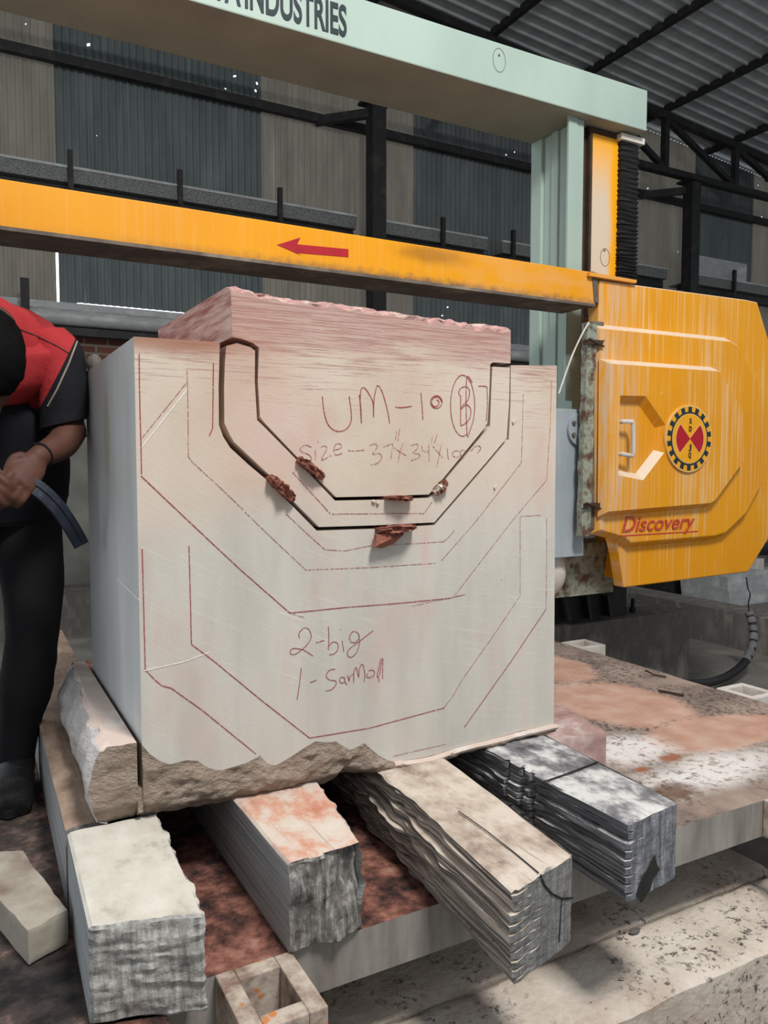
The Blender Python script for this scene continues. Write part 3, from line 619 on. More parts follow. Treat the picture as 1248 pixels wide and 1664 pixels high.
mb = MB(); mb.ribbon([onZ(*q, TZ+.003) for q in ((862, 1276), (885, 1270), (920, 1258), (972, 1238))], .006, (0, 0, 1), .0006); mb.build('top_seam', M_BLACK, dkt)
def endq(u, v):
    a = Vector((1.236, 1.180, 0)); n = Vector((.026, -.192, 0)); r = ray(u, v); return r*(a.dot(n)/r.dot(n))
N2 = Vector((.026, -.192, 0)).normalized()
MB().prism([endq(*q)+N2*.004 for q in ((866, 1452+0), (875, 1432), (884, 1425), (890, 1408), (903, 1398-6), (900, 1410), (916-6, 1418), (903, 1432), (892, 1440), (886, 1456), (872, 1468))] and [endq(*q)+N2*.004 for q in ((1032, 1452), (1042, 1425), (1050, 1412), (1062, 1388), (1066, 1405), (1070, 1412), (1060, 1425), (1054, 1445), (1040, 1466))], -N2*.002).build('dark_stain', M_DARKSTEEL, dkt)
# small loose stones and blocks on the deck
def skewblock(name, label, cat, pts, z0, z1, mat, amp=.006, seed=0, n=(16, 12, 10), group=None):
    fl, fr, bl, br = [Vector(p) for p in pts]
    def f(u, v, w):
        q = (fl*(1-u)+fr*u)*(1-v)+(bl*(1-u)+br*u)*v; p = Vector((q.x, q.y, z0+(z1-z0)*w)); e = (u in (0, 1))+(v in (0, 1))+(w in (0, 1))
        d = amp*fbm(p, 20, seed); p += Vector((d*(1 if u in (0, 1) else 0), d*(1 if v in (0, 1) else 0), d*(1 if w == 1 else 0)))
        if e >= 2: p += (Vector(((fl.x+br.x)/2, (fl.y+br.y)/2, (z0+z1)/2))-p)*.012
        return p
    mb = MB(); mb.grid(f, n); o = mb.build(name, mat, smooth=True, angle=40); tag(o, label, cat, group); return o
skewblock('stone_offcut', 'purple-pink stone offcut on the deck beside the block corner', 'stone', ((1.52, 1.80), (1.775, 1.78), (1.56, 2.20), (1.86, 2.16)), DZ, -.845, M_PINKST, .006, 4)
skewblock('grey_block', 'dusty grey block lying on the dark deck at far left', 'block', ((.087, 1.575), (.163, 1.615), (-.03, 1.98), (.10, 1.92)), DZ+.001, -.885, M_GREYBLK, .0022, 8)
# ================================================================== MACHINE PLINTH, HOSE
o = MB().box((2.88, 3.35, FZ), (4.04, 4.6, -.918)).build('machine_plinth', M_CONC, bevel=.012); o['kind'] = 'structure'
pts = [onY(1217, 995, 3.5), onY(1224, 1020, 3.45), onY(1223, 1050, 3.4), onY(1212, 1074, 3.35), onY(1190, 1094, 3.3), onY(1158, 1108, 3.2), onY(1118, 1112, 3.12)]
pts[-1] = Vector((pts[-1].x, pts[-1].y, max(pts[-1].z, FZ+.03)))
t = thing('cable_hose', 'thick black hose curving down to the floor behind the deck', 'hose', (pts[-1].x, pts[-1].y, FZ))
MB().tube(catmull(pts+[pts[-1]+Vector((-.3, .1, 0))], 8), .026, 12).build('hose_run', M_BLACK, t, True)
MB().tube(catmull(pts[:4], 8), [.028+.004*math.sin(i*1.7) for i in range(25)], 12).build('grey_wrap', simple('grey_tape_wrap', S(120, 120, 118), S(90, 90, 90), scale=14, rough=.8, bump=.4), t, True)
MB().tube(catmull([onY(1213, 938, 3.3), onY(1215, 955, 3.3), onY(1219, 966, 3.4), onY(1216, 982, 3.45), onY(1218, 997, 3.5)], 6), .004, 6).build('tie_wire', M_BLACK, t, True)
# grey enclosure and dark cabinet beyond the kerb
e = thing('grey_enclosure', 'grey sheet-metal enclosure behind the kerb at right', 'enclosure', (7.2, 5.2, FZ))
MB().prism([onY(u, v, 5.2) for u, v in ((1186, 985), (1182, 938), (1196, 925), (1330, 925), (1330, 1010))]+[Vector((7.9, 5.2, FZ)), Vector((6.2, 5.2, FZ))], (0, .6, 0)).build('panel', M_LIGHTST, e)
MB().tube([onY(1200, 890, 5.4), onY(1300, 895, 5.4)], .07, 12).build('dark_pipe', M_BLACK, e, True)
q = onY(1225, 925, 5.3); MB().box((q.x-.08, 5.22, q.z-.02), (q.x+.05, 5.4, q.z+.12)).build('lug', M_WHITEMETAL, e)
o = MB().box((onY(1094, 960, 6.0).x, 6.0, FZ), (onY(1180, 960, 6.0).x, 6.7, onY(1100, 925, 6.0).z)).build('dark_cabinet', M_DARKSTEEL); tag(o, 'dark cabinet standing under and behind the yellow wheel guard', 'cabinet')
o = MB().box((6.6, 7.2, FZ), (12.8, 7.5, .05)).build('trim_4', M_CONC); o['kind'] = 'structure'
# ================================================================== CUT STONES
Y0 = 1.70; Y1 = 2.42
z4 = lambda x, y: (340+x/2.2286, 440+y/2.2286)
zb = lambda x, y: (200+x/1.7333, 850+y/1.7333)
F = lambda q: onY(q[0], q[1], Y0)
XL = .3285
# broken lower edge (jag) and underside outline, as x -> z tables on the front plane
jag = [F(zb(*q)) for q in ((55, 625), (75, 650), (100, 668), (130, 680), (180, 668), (210, 670), (240, 690), (275, 697), (300, 690), (350, 675), (385, 655), (410, 680), (430, 683), (470, 660), (500, 640), (540, 615), (570, 618), (600, 615), (640, 640), (680, 620), (720, 655), (750, 670), (760, 672), (850, 660), (950, 630), (1070, 600), (1120, 585), (1208, 568))]
bot = [F(zb(*q)) for q in ((0, 845), (150, 825), (300, 800), (450, 772), (570, 747), (600, 737), (620, 716), (640, 713), (700, 716), (740, 716), (850, 692), (950, 660), (1090, 625), (1150, 610), (1190, 606), (1220, 592))]
jt = [(p.x, p.z) for p in jag]; bt = [(p.x, p.z) for p in bot]
XR = F((900, 1180)).x
blk = thing('cut_block', 'large beige sandstone block with broken lower edge and saw-cut bowl outline', 'stone block', (.9, 2.05, TZ))
outer = [(219, 547), (357, 556)]+[z4(*q) for q in ((38, 275), (34, 420), (35, 558), (50, 600), (75, 640), (140, 700), (210, 759), (390, 942), (600, 935), (820, 921), (1000, 712), (1085, 611), (1091, 480), (1092, 342))]+[(905, 594), (902, 800), (900, 1176)]
poly = [F(q) for q in outer]; poly[0].x = poly[0].x
body = poly+[Vector((x, Y0, z)) for x, z in reversed(jt) if XL+.004 < x < XR-.004]+[Vector((XL, Y0, interp(jt, XL)))]
body[0] = Vector((XL, Y0, body[0].z))
nb = len(body)
mb = MB(); mb.prism(body, (0, Y1-Y0, 0), 0, side=lambda i: 1 if i == nb-1 else 0); stone = mb.build('sawn_body', [M_STONE, M_SAWN], blk)
# rough broken base, ledge left of the side cut, thin bridge under the slot
def rdisp(p, k=1.0): return k*(.010*fbm((p[0], p[1], p[2]*1.8), 14, 3, 4)+.004*fbm(p, 60, 8, 2))
def main(u, v, w):
    x = XL+(XR+.004-XL)*u; zt = interp(jt, x); zb_ = min(interp(bt, x), zt-.012); z = zb_+(zt-zb_)*w; y = Y0+(Y1-Y0)*v
    p = Vector((x, y, z))
    if v == 0:
        edge = min(1, (1-w)*6); p.y += rdisp(p)*edge*1.2-.006*edge*math.sin(min(1, (1-w)*1.2)*math.pi)
        if w < .25: p.y += .03*(.25-w)/.25
    elif w == 0: p.z += .5*rdisp(p)
    if v > 0 and w == 0: p.z = max(p.z, TZ+.004)
    return p
mb = MB(); mb.grid(main, (190, 12, 26))
def ledge(u, v, w):
    y = Y0+(2.50-Y0)*v; z = TZ+.002+(-.602-TZ)*w; xl = .250+.030*v-.014*(1-w)-.028*math.sin(w*math.pi)+(.012*fbm((0, y, z), 12, 5)+.012*nz((0, y, z), 6, 4))*(1 if u == 0 else 0)
    if w == 0: xl += .02
    xr = .318; p = Vector((xl+(xr-xl)*u, y, z))
    if v == 0 and u < 1: p.y += rdisp(p)*.8
    if v == 0 and w < .25: p.y += .03*(.25-w)/.25
    if w == 1 and u == 0: p.z -= .008+.006*nz(p, 20)
    return p
mb.grid(ledge, (10, 46, 22), fm=lambda ax, e: (1 if (ax == 'x' and e == 0) else 2 if (ax == 'z' and e == 1) else 0))
def bridge(u, v, w):
    z = TZ+.002+(-.704-TZ)*w; p = Vector((.318+(XL-.318)*u, Y0+(2.5-Y0)*v, z))
    if v == 0: p.y += rdisp(p)*.8
    if v == 0 and w < .25: p.y += .03*(.25-w)/.25
    return p
mb.grid(bridge, (2, 12, 8))
mb.build('broken_base', [M_ROUGH, M_PALE, M_LEDGE], blk, True, angle=50)
# thin broken lip along the right foot
mb = MB(); lip = [F(zb(*q)) for q in ((760, 672), (850, 662), (950, 632), (1070, 602), (1120, 588), (1218, 566))]
mb.tube([p+Vector((0, -.004+.003*nz(p, 40), -.006)) for p in catmull(lip, 6)], .008, 6).build('foot_lip', M_LEDGE, blk, True)
# pale dust blobs stuck to the right of the face
mb = MB(); rng = random.Random(5)
spots = [z4(*q) for q in ((1100, 548), (1033, 785), (1095, 470), (1085, 690), (1000, 760), (1020, 830), (1130, 800), (970, 897), (1060, 1075), (1128, 1050))]+[(822, 938), (812, 946), (792, 936), (803, 925), (845, 910), (834, 900)]
for u, v in spots:
    for k in range(5):
        p = F((u+rng.gauss(0, 4), v+rng.gauss(0, 4))); r = rng.uniform(.0005, .0013); mb.ball(p+Vector((0, -r*.4, 0)), r, 6, 4)
for q in (z4(1100, 548), z4(1033, 785)): mb.ball(F(q)+Vector((0, -.002, 0)), (.004, .003, .006), 8, 6)
o = mb.build('dust_specks', M_WHITEMETAL, blk); o['kind'] = 'stuff'
# middle U-shaped strip
sout = [z4(*q) for q in ((62, 272), (57, 330), (54, 420), (55, 552), (75, 595), (90, 620), (220, 742), (300, 830), (398, 928), (600, 922), (815, 911), (1000, 698), (1077, 606), (1086, 480), (1089, 350))]
sinn = [z4(*q) for q in ((1025, 347), (1021, 450), (1017, 562), (1000, 590), (850, 768), (802, 822), (640, 829), (456, 833), (400, 775), (320, 688), (200, 566), (173, 540), (165, 400), (166, 290), (150, 277), (100, 262))]
strip = thing('cut_stone_strip', 'narrow U-shaped stone strip between the two black saw cuts', 'stone block', (.9, 2.05, F((600, 850)).z))
mb = MB(); mb.prism([F(q) for q in sout+sinn], (0, Y1-Y0, 0)); mb.build('strip_body', M_STONE, strip)
# inner stone with chipped pink top
inn = thing('inner_cut_stone', 'bowl-shaped upper stone with chipped pink top and red crayon size note', 'stone block', (.9, 2.05, F((600, 806)).z))
sil = [z4(*q) for q in ((78, 49), (110, 50), (150, 58), (172, 68), (230, 78), (270, 86), (330, 96), (400, 100), (470, 108), (540, 117), (600, 128), (660, 136), (700, 142), (760, 152), (830, 160), (900, 170), (930, 178), (1000, 184), (1080, 190), (1092, 200))]
stab = [(F(q).x, F(q).z) for q in sil]; x0, x1 = stab[0][0], stab[-1][0]
npt = 90; chipl = []
for i in range(npt+1):
    x = x0+(x1-x0)*i/npt; t_ = i/npt; sc = abs(math.sin(t_*math.pi*13+2*nz((t_*4, 0, 0), 1)))
    chipl.append(Vector((x, Y0, interp(stab, x)-(.012+.016*sc*(.3+.7*t_)+.006*nz((t_*30, 1, 0), 1)))))
low = [z4(*q) for q in ((1091, 335), (1028, 331), (1018, 338), (1014, 450), (1008, 550), (990, 578), (845, 755), (795, 810), (640, 816), (460, 820), (405, 765), (322, 678), (205, 555), (184, 530), (176, 400), (180, 278), (160, 262), (120, 247), (84, 240))]
lowp = [F(q) for q in low]
mb = MB(); ip = chipl+lowp; n_ = len(ip); mb.prism(ip, (0, Y1-Y0, 0), 0, side=lambda i: 1 if (i == n_-1) else 0); mb.build('inner_body', [M_STONE, M_REDSIDE], inn)
# chipped crown above the face
rows = 5; vs = []; fs = []
for j in range(rows+1):
    for i, c in enumerate(chipl):
        k = j/rows; zt = interp(stab, c.x)+.004*nz((c.x*30, 0, 3), 1)
        y = Y0+.040*k**1.4+.012*fbm((c.x, k*.1, 1), 26, 3)*(k > 0)
        vs.append((c.x, y, c.z+(zt-c.z)*(k**.7 if j < rows else 1)+.003*nz((c.x*60, k*3, 0), 1)*(0 < k)))
for j in range(rows):
    for i in range(npt): a = j*(npt+1)+i; fs.append((a, a+1, a+npt+2, a+npt+1))
b = len(vs)
for i, c in enumerate(chipl): vs.append((c.x, Y1, interp(stab, c.x)+.01)); 
for i in range(npt): a = rows*(npt+1)+i; fs.append((a, a+1, b+i+1, b+i))
for i, c in enumerate(chipl): vs.append((c.x, Y1, c.z-.001)); vs.append((c.x, Y0+.001, c.z-.001))
fs.append([k*(npt+1) for k in range(rows+1)]+[b, b+npt+1]); fs.append([k*(npt+1)+npt for k in range(rows+1)]+[b+npt, b+npt+1+2*npt])
mb = MB().add(vs, fs, [0]*(len(fs)-2)+[1, 0]); mb.build('chipped_crown', [M_CHIP, M_REDSIDE], inn)
# ---- crayon lines and handwriting on the sawn faces
def strokes(name, parent, lists, w, mat, conv, jit=.0003, d=.0007, smooth=True):
    mb = MB(); rng = random.Random(len(lists)*7+int(w*1e5))
    for L in lists:
        P = [F(conv(*q)) for q in L]
        P = catmull(P, 5) if smooth else [a+(b-a)*k/10 for a, b in zip(P, P[1:]) for k in range(10)]+[P[-1]]
        P = [p+Vector((jit*nz(p, 120), -d, jit*nz(p, 110, 4))) for p in P]; mb.ribbon(P, w)
    return mb.build(name, mat, parent)
idt = lambda u, v: (u, v)
z5 = lambda x, y: (480+x/3.6706, 600+y/3.6706)
z8 = lambda x, y: (430+x/4.622, 980+y/4.622)
circ = lambda cx, cy, rx, ry, n=14, a0=0: [(cx+rx*math.cos(a0+2*math.pi*k/n), cy+ry*math.sin(a0+2*math.pi*k/n)) for k in range(n+1)]
bold = [[(226, 574), (227, 650), (229, 718), (230, 770)], [(229, 773), (250, 793), (310, 850), (390, 925), (471, 996)], [(231, 892), (232, 930), (236, 1088)], [(237, 1089), (251, 1104), (263, 1114), (278, 1118), (330, 1155), (416, 1225)],
        [(307, 887), (309, 960), (311, 1046)], [(311, 1047), (345, 1072), (425, 1138), (503, 1199)], [(503, 1199), (600, 1183), (722, 1150)], [(471, 996), (560, 987), (650, 980), (731, 972)], [(887, 990), (830, 1075), (754, 1182)], [(346.8, 590), (345.5, 696), (340, 708)]]
thin = [[(304, 600), (305.5, 665), (306, 742), (313, 751)], [(313, 751), (350, 785), (395, 828)], [(398, 832), (450, 882), (497, 926)], [(497, 926), (600, 922), (708, 915)], [(717, 911), (775, 845), (847, 752)], [(847, 752), (849, 690), (850, 640)],
        [(736, 971), (829, 850), (888, 780)], [(888, 780), (894, 690), (896, 620)], [(845, 840), (845, 905), (845, 968)], [(845, 839), (879, 837)], [(888, 842), (888, 920), (887, 990)], [(845, 968), (800, 1035), (751, 1104)], [(751, 1104), (735, 1132), (720, 1152)],
        [(638, 1229), (680, 1219), (725, 1209)], [(465, 835), (500, 868), (528, 893)], [(528, 893), (560, 895), (605, 886)], [(605, 887), (660, 884), (721, 880)], [(721, 880), (730, 872), (738, 862)], [(228, 715), (303, 622)], [(731, 972), (755, 966), (668, 985)], [(471, 996), (483, 1000), (494, 1003)]]
for L in bold: strokes('crayon_line', blk, [L], .0020, M_CRAY, idt, smooth=False)
for L in thin: strokes('thin_crayon_line', blk, [L], .0014, M_CRAYF, idt, smooth=False)
for L in ([(228, 729), (303, 634)], [(234, 1090), (300, 1075), (340, 1060)]): strokes('white_scratch', blk, [L], .0022, M_WHT, idt, smooth=False)
for L in ([(475, 767), (537, 835)], [(540, 835), (690, 834)], [(690, 833), (702, 815)]): strokes('crayon_line', strip, [L], .0018, M_CRAYF, idt, smooth=False)
UM = [[(160, 160), (168, 240), (190, 320), (225, 360), (265, 370), (305, 355), (330, 315), (333, 260), (320, 160)], [(380, 150), (390, 230), (393, 320)], [(393, 320), (386, 190), (392, 120), (412, 112), (440, 150), (462, 200), (465, 285)], [(465, 285), (468, 190), (480, 120), (492, 97), (515, 130), (545, 230), (563, 325)],
      [(595, 225), (640, 228), (692, 220)], [(748, 140), (755, 220), (760, 300)], circ(840, 195, 34, 38)+[(850, 165), (820, 175), (812, 200), (828, 222), (850, 215), (856, 196), (842, 180)]]
UM2 = [circ(997, 217, 72, 182, 20, 1.2)+[(1020, 60), (1055, 80)], [(985, 155), (985, 240), (985, 335)], [(980, 160), (974, 135), (990, 110), (1020, 105), (1038, 130), (1030, 180), (1000, 212), (988, 238), (1020, 210), (1045, 240), (1040, 290), (1010, 325), (985, 337)], [(1090, 100), (1138, 103), (1143, 130), (1145, 200), (1138, 310)]]
SZ = [[(95, 465), (60, 452), (30, 470), (35, 490), (80, 510), (95, 535), (70, 555), (40, 548)], [(120, 480), (118, 510), (120, 540)], [(134, 428), (136, 437)], [(150, 465), (178, 457), (185, 480), (155, 540), (215, 513)], [(230, 482), (270, 470), (270, 448), (245, 445), (228, 475), (240, 510), (285, 498)],
      [(313, 485), (360, 486), (410, 482)], [(443, 455), (475, 445), (487, 465), (460, 505), (500, 502), (515, 525), (490, 560), (450, 568)], [(525, 462), (555, 452), (580, 445), (575, 490), (570, 530)], [(605, 368), (596, 420)], [(622, 355), (611, 425)], [(585, 465), (620, 490), (660, 515)], [(640, 445), (622, 500), (612, 555)],
      [(690, 455), (725, 445), (728, 470), (700, 500), (735, 505), (738, 525), (690, 545)], [(755, 455), (758, 485), (795, 492)], [(795, 450), (796, 500), (797, 550)], [(818, 400), (808, 440)], [(845, 390), (828, 440)], [(820, 460), (850, 495), (880, 530)], [(868, 455), (855, 520), (843, 580)], [(905, 470), (908, 505), (912, 540)], circ(960, 505, 24, 20), circ(998, 500, 14, 20)]
strokes('handwriting', inn, UM+UM2, .0021, M_CRAY, z5); strokes('handwriting', inn, SZ, .0016, M_CRAYF, z5)
strokes('handwriting', strip, [[(1040, 492), (1075, 460), (1095, 458), (1105, 472), (1085, 500)]], .0020, M_CRAYF, z5)
BG = [[(262, 262), (256, 240), (268, 210), (300, 186), (330, 195), (346, 230), (345, 270), (310, 320), (240, 378), (200, 384), (192, 360), (215, 340), (260, 343), (300, 355), (362, 395)], [(385, 297), (420, 287), (450, 280)], [(478, 175), (482, 260), (478, 355)], [(480, 325), (510, 292), (545, 300), (551, 340), (525, 378), (485, 387)], [(580, 280), (588, 325), (595, 365)], [(569, 192), (571, 198)],
      [(700, 222), (665, 212), (637, 250), (648, 290), (685, 292), (710, 255), (700, 222)], [(705, 230), (713, 290), (690, 370), (650, 405), (622, 390), (635, 345), (720, 280), (815, 205)], [(275, 485), (262, 600), (243, 725)], [(340, 598), (365, 588), (388, 577)], [(530, 495), (485, 505), (462, 550), (490, 578), (530, 582), (535, 610), (500, 650), (455, 658)], circ(582, 578, 20, 22)+[(600, 555), (604, 595), (620, 612)],
      [(622, 538), (634, 585), (640, 552), (665, 532)], [(668, 595), (670, 520), (685, 482), (700, 530), (706, 555), (712, 490), (735, 460), (752, 530), (748, 588)], [(775, 528), (765, 552), (795, 558), (825, 532), (812, 502), (780, 508)], [(870, 420), (845, 545), (852, 550), (860, 595)], [(882, 412), (862, 545)], [(888, 415), (886, 490), (885, 570)]]
strokes('handwriting', blk, BG, .0017, M_CRAY, z8)
# white score line on the left side
mb = MB(); P = [onX(u, v, XL-.0006) for u, v in ((190, 940), (206, 955), (228, 977))]; mb.ribbon(P, .004, (-1, 0, 0)); mb.build('white_scratch', M_WHT, blk)
# ---- wooden shims wedged into the saw cuts
def shim(label, a, b, w, out=.03, depth=.06, seed=0, mat=None, taper=.4, cat='wedge', lift=.5):
    """splintery sliver from pixel a to pixel b, w thick in pixels, sticking out of the cut"""
    A, B = F(a), F(b); t_ = (B-A).normalized(); nrm = t_.cross(Vector((0, -1, 0))).normalized(); px = (F((a[0]+1, a[1]))-F(a)).length; rng = random.Random(seed)
    def f(u, v, w_):
        c = A+(B-A)*u; prof = (math.sin(math.pi*min(1, max(0, .12+.8*u)))**.5)*(1+.25*nz((u*14, seed, 0), 1)); h = w*.68*px*prof*(1+.35*nz((u*9, seed, v*3+w_*2), 1))*(1-taper*v)
        h2 = w*px*.35 if False else h
        y = Y0-out*.75*prof*(1+.5*nz((u*3, w_*9, seed), 1.3))+(out*prof+depth)*v
        lim = .0042 if v >= .45 else 9
        off = max(-lim, min(lim, (w_-lift)*h)); p = c+nrm*off+Vector((0, y-Y0, 0))
        if 0 < v < 1: p += nrm*.002*nz(p, 60, seed)
        return p
    mb = MB(); mb.grid(f, (26, 8, 6)); o = mb.build('wooden_wedge', mat or M_SHIM, smooth=True, angle=30); tag(o, label, cat, 'wooden wedges in the saw cuts'); return o
shim('reddish wooden wedge at the left bend of the upper saw cut', z4(318, 682), z4(410, 750), 20, .028, .06, 1)
shim('reddish wooden wedge at the left bend of the lower saw cut', z4(212, 745), z4(302, 832), 22, .034, .06, 2)
shim('flat wooden wedge in the middle of the upper saw cut', z4(634, 822), z4(728, 824), 12, .04, .06, 3)
shim('wide splintered wooden wedge in the middle of the lower saw cut', z4(600, 938), z4(735, 924), 14, .055, .06, 4)
shim('small pale-edged wooden wedge at the right bend of the upper saw cut', z4(812, 805), z4(856, 762), 20, .022, .06, 6, simple('pale_split_wood', S(228, 220, 208), S(122, 70, 56), S(96, 54, 44), scale=26, rough=.9, bump=.5, lo=.42, hi=.62))
# hanging splinter under the wide wedge
P = [F(q) for q in (z4(588, 975), z4(592, 955), z4(640, 940), z4(695, 935), z4(680, 955), z4(650, 985), z4(610, 1003), z4(580, 995))]
mb = MB(); P = [p+Vector((0, -.018-.022*random.random(), 0)) for p in P]; c = sum(P, Vector())/len(P)
mb.prism(P, (0, .014, 0)); mb.add([c+Vector((0, -.012, 0))]+P, [(0, i+1, (i+1) % len(P)+1) for i in range(len(P))]); o = mb.build('wood_splinter', M_SHIM); tag(o, 'broken wood flake hanging below the wide lower wedge', 'splinter')
def ledgecrumb(q, r, sd, lab):
    p = F(q); rg = random.Random(sd); mb = MB()
    for k in range(7): mb.ball(p+Vector((rg.uniform(-r, r)*1.6, -r*.5, rg.uniform(-r, r)*.6)), r*rg.uniform(.4, .8), 7, 5)
    o = mb.build('stone_crumb', M_LEDGE, smooth=True); tag(o, lab, 'stone chip')
ledgecrumb(z4(602, 838), .006, 1, 'pale stone crumb caught under the upper saw cut, left of the flat wedge')
o = MB().ball((.345, 2.36, .285), (.022, .03, .03), 10, 7, lambda d: 1+.2*nz(d, 2)).build('stone_chip', M_CONC, smooth=True); tag(o, 'dark stone lump on the rear left corner of the block top', 'stone chip')
# ================================================================== WIRE SAW (portal machine)
YM = 2.77; YC = 3.0; YP = 2.82; YG = 2.95
saw = thing('wire_saw', 'large yellow and pale green portal stone saw standing behind the cut block', 'stone saw', (3.0, 3.2, FZ))
gz0 = onY(1050, 213, YG).z; gz1 = onY(1053, 147, YG).z; gx1 = onY(1052, 180, YG).x; YGB = YG*3.36/2.95
beam = MB().box((-2.2, YG, gz0), (gx1, YGB, gz1)).build('portal_beam', [M_GREEN, M_UNDER], saw, bevel=.006)
for p in beam.data.polygons:
    if p.normal.z < -.9: p.material_index = 1
def letters(body, cap, at, name, mat, parent, width=None, shear=0, bold=0, depth=.002):
    vs, fs = text_mesh(body, cap, width, shear, bold, depth); return MB().add([v+Vector(at) for v in vs], fs).build(name, mat, parent)
base = onY(560, 59, YG); top = onY(560, 9, YG); xl = onY(398, 10, YG).x; xr = onY(563, 58, YG).x
cap = (top.z-base.z)*.97
letters('INDUSTRIES', cap, (xl, YG-.001, base.z), 'lettering', M_INK, beam, xr-xl, 0, .022)
xa = onY(344, 0, YG).x; letters('TA', cap, (xa, YG-.001, base.z), 'lettering', M_INK, beam, onY(391, 0, YG).x-xa, 0, .022)
xq = onY(541, 0, YG).x; MB().box((xq, YG-.002, base.z+cap*1.28), (onY(556, 0, YG).x, YG+.001, base.z+cap*2.2)).build('lettering', M_INK, beam)
P = [onY(811, 98, YG)+Vector((.035*math.cos(k/24*2*math.pi), -.0008, .052*math.sin(k/24*2*math.pi))) for k in range(25)]
MB().ribbon(P, .0022).build('drawn_circle', M_DIRT, beam)
MB().ball(onY(811, 90, YG), (.006, .004, .006), 8, 6).build('plug', M_DIRT, beam, True)
# left portal column, partly outside the frame, then the right one
def column(x0, x1, sgn, name='portal_column'):
    mb = MB(); xs = x0 if sgn > 0 else x1
    z0 = -.56 if sgn > 0 else FZ
    mb.box((x0+.02, YC+.03, z0), (x0+.05, YGB-.01, gz0)); mb.box((x0+.05, YGB-.04, z0), (x1-.05, YGB-.01, gz0))
    for y0, y1, k in ((YC+.005, YC+.06, .025), (YC+.15, YC+.20, .012), (YC+.27, YGB-.005, .018)):
        mb.box((x0+.02-k, y0, z0), (x0+.05, y1, gz0))
    return mb.build(name, M_GREEN, saw, bevel=.004)
column(2.72, 3.12, 1); column(-2.1, -1.7, -1)
fl = MB(); a = onY(937, 300, YC).x; fl.box((a-.055, YC, .32), (a, YC+.012, gz0)); fl.build('column_flange', M_GREEN, saw)
MB().box((onY(904, 700, YP).x-.04, YP-.006, -.44), (onY(950, 700, YP).x, YP+.02, onY(930, 665, YP).z)).build('side_panel', M_BLUEGREY, saw, bevel=.003)
c = onY(939, 698, YP); fg = MB().tube([c+Vector((0, -.001, 0)), c+Vector((0, -.022, 0))], .077, 28).build('round_flange', M_BLUEGREY, saw, True)
for k in range(6):
    q = c+Vector((.055*math.cos(k*math.pi/3+.5), -.022, .055*math.sin(k*math.pi/3+.5))); MB().tube([q, q+Vector((0, -.008, 0))], .011, 6).build('bolt', M_DIRT, fg)
# yellow lifting column with rail and bellows
yx0, yx1 = onY(957, 300, 3.04).x, onY(1007, 300, 3.04).x; zt = gz0-.012; zb0 = .96
MB().box((yx0, 3.04, zb0-.2), (yx1, 3.3, zt-.01)).build('lifting_column', M_YCOL, saw, bevel=.004)
MB().box((yx0-.005, 3.03, zb0-.2), (yx0+.012, 3.06, zt-.01)).build('rail_edge', M_BROWNRAIL, saw)
rl = MB(); rl.box((yx0-.055, 3.06, -.2), (yx0-.005, 3.20, zt)); rl.box((yx0-.075, 3.055, .4), (yx0-.055, 3.075, zt)); rl.build('guide_rail', M_BROWNRAIL, saw)
MB().box((yx0-.01, 3.035, zt-.02), (yx1+.03, 3.1, zt+.005)).build('top_clip', M_BROWNRAIL, saw)
q = onY(983, 415, 3.04); P = [q+Vector((.032*math.cos(k/20*2*math.pi), -.001, .045*math.sin(k/20*2*math.pi)-.01)) for k in range(21)]
MB().ribbon(P, .0025, closed=False).build('drawn_circle', M_DIRT, saw); MB().ball(onY(982, 407, 3.04), .006, 8, 6).build('plug', M_DIRT, saw, True)
bx0, bx1 = onY(1009, 300, 3.02).x, onY(1035, 300, 3.02).x; mb = MB(); n = 34; z0b, z1b = .93, zt-.03
prof = []
rng = random.Random(2)
for i in range(n+1):
    t_ = i/n; z = z0b+(z1b-z0b)*t_**1.25; prof.append((z, 0)); z2 = z0b+(z1b-z0b)*((i+.5)/n)**1.25
    if i < n: prof.append((z2, 1))
vs = []; fs = []
for i, (z, k) in enumerate(prof):
    e = .012*k*(1-.4*i/len(prof)); dz = .008*rng.uniform(-1, 1); vs += [(bx0-e, 3.02-e, z+dz), (bx1+e, 3.02-e, z-dz*.5), (bx1+e, 3.16+e, z), (bx0-e, 3.16+e, z)]
    if i:
        a = 4*(i-1); fs += [(a+j, a+(j+1) % 4, a+4+(j+1) % 4, a+4+j) for j in range(4)]
fs += [(3, 2, 1, 0), tuple(4*(len(prof)-1)+j for j in range(4))]
MB().add(vs, fs).build('bellows', M_BLACK, saw)
MB().box((bx0-.02, 3.0, zt-.03), (bx1+.03, 3.17, zt+.0)).build('bellows_plate', M_WHITEMETAL, saw)
# horizontal yellow beam with red arrow
hz1 = onY(0, 290, YM).z; hz0 = onY(0, 370, YM).z; hx1 = onY(968, 470, YM).x
hb = MB().box((-2.1, YM, hz0), (hx1, YM+.23, hz1)).build('cross_beam', [M_YELB, M_DIRT], saw, bevel=.004)
for p in hb.data.polygons:
    if p.normal.z < -.9: p.material_index = 1
MB().prism([onY(u, v, YM-.004) for u, v in ((962, 441), (971, 444), (973, 494), (966, 490))], (0, .02, 0)).build('end_lip', M_DIRT, hb)
MB().box((-2.1, YM-.003, hz0-.006), (hx1, YM+.03, hz0+.006)).build('bottom_flange', M_DIRT, hb)
ar = [(450, 398), (488, 386), (483, 397), (566, 405), (566, 418), (482, 411), (489, 415)]
MB().prism([onY(u, v, YM)+Vector((0, -.0015, 0)) for u, v in ar], (0, .001, 0)).build('arrow_sign', M_RED, hb)
MB().prism([onY(u, v, YM-.02) for u, v in ((958, 442), (1035, 455), (1034, 460), (958, 448))], (0, .12, 0)).build('ledge_plate', M_YELB, saw)
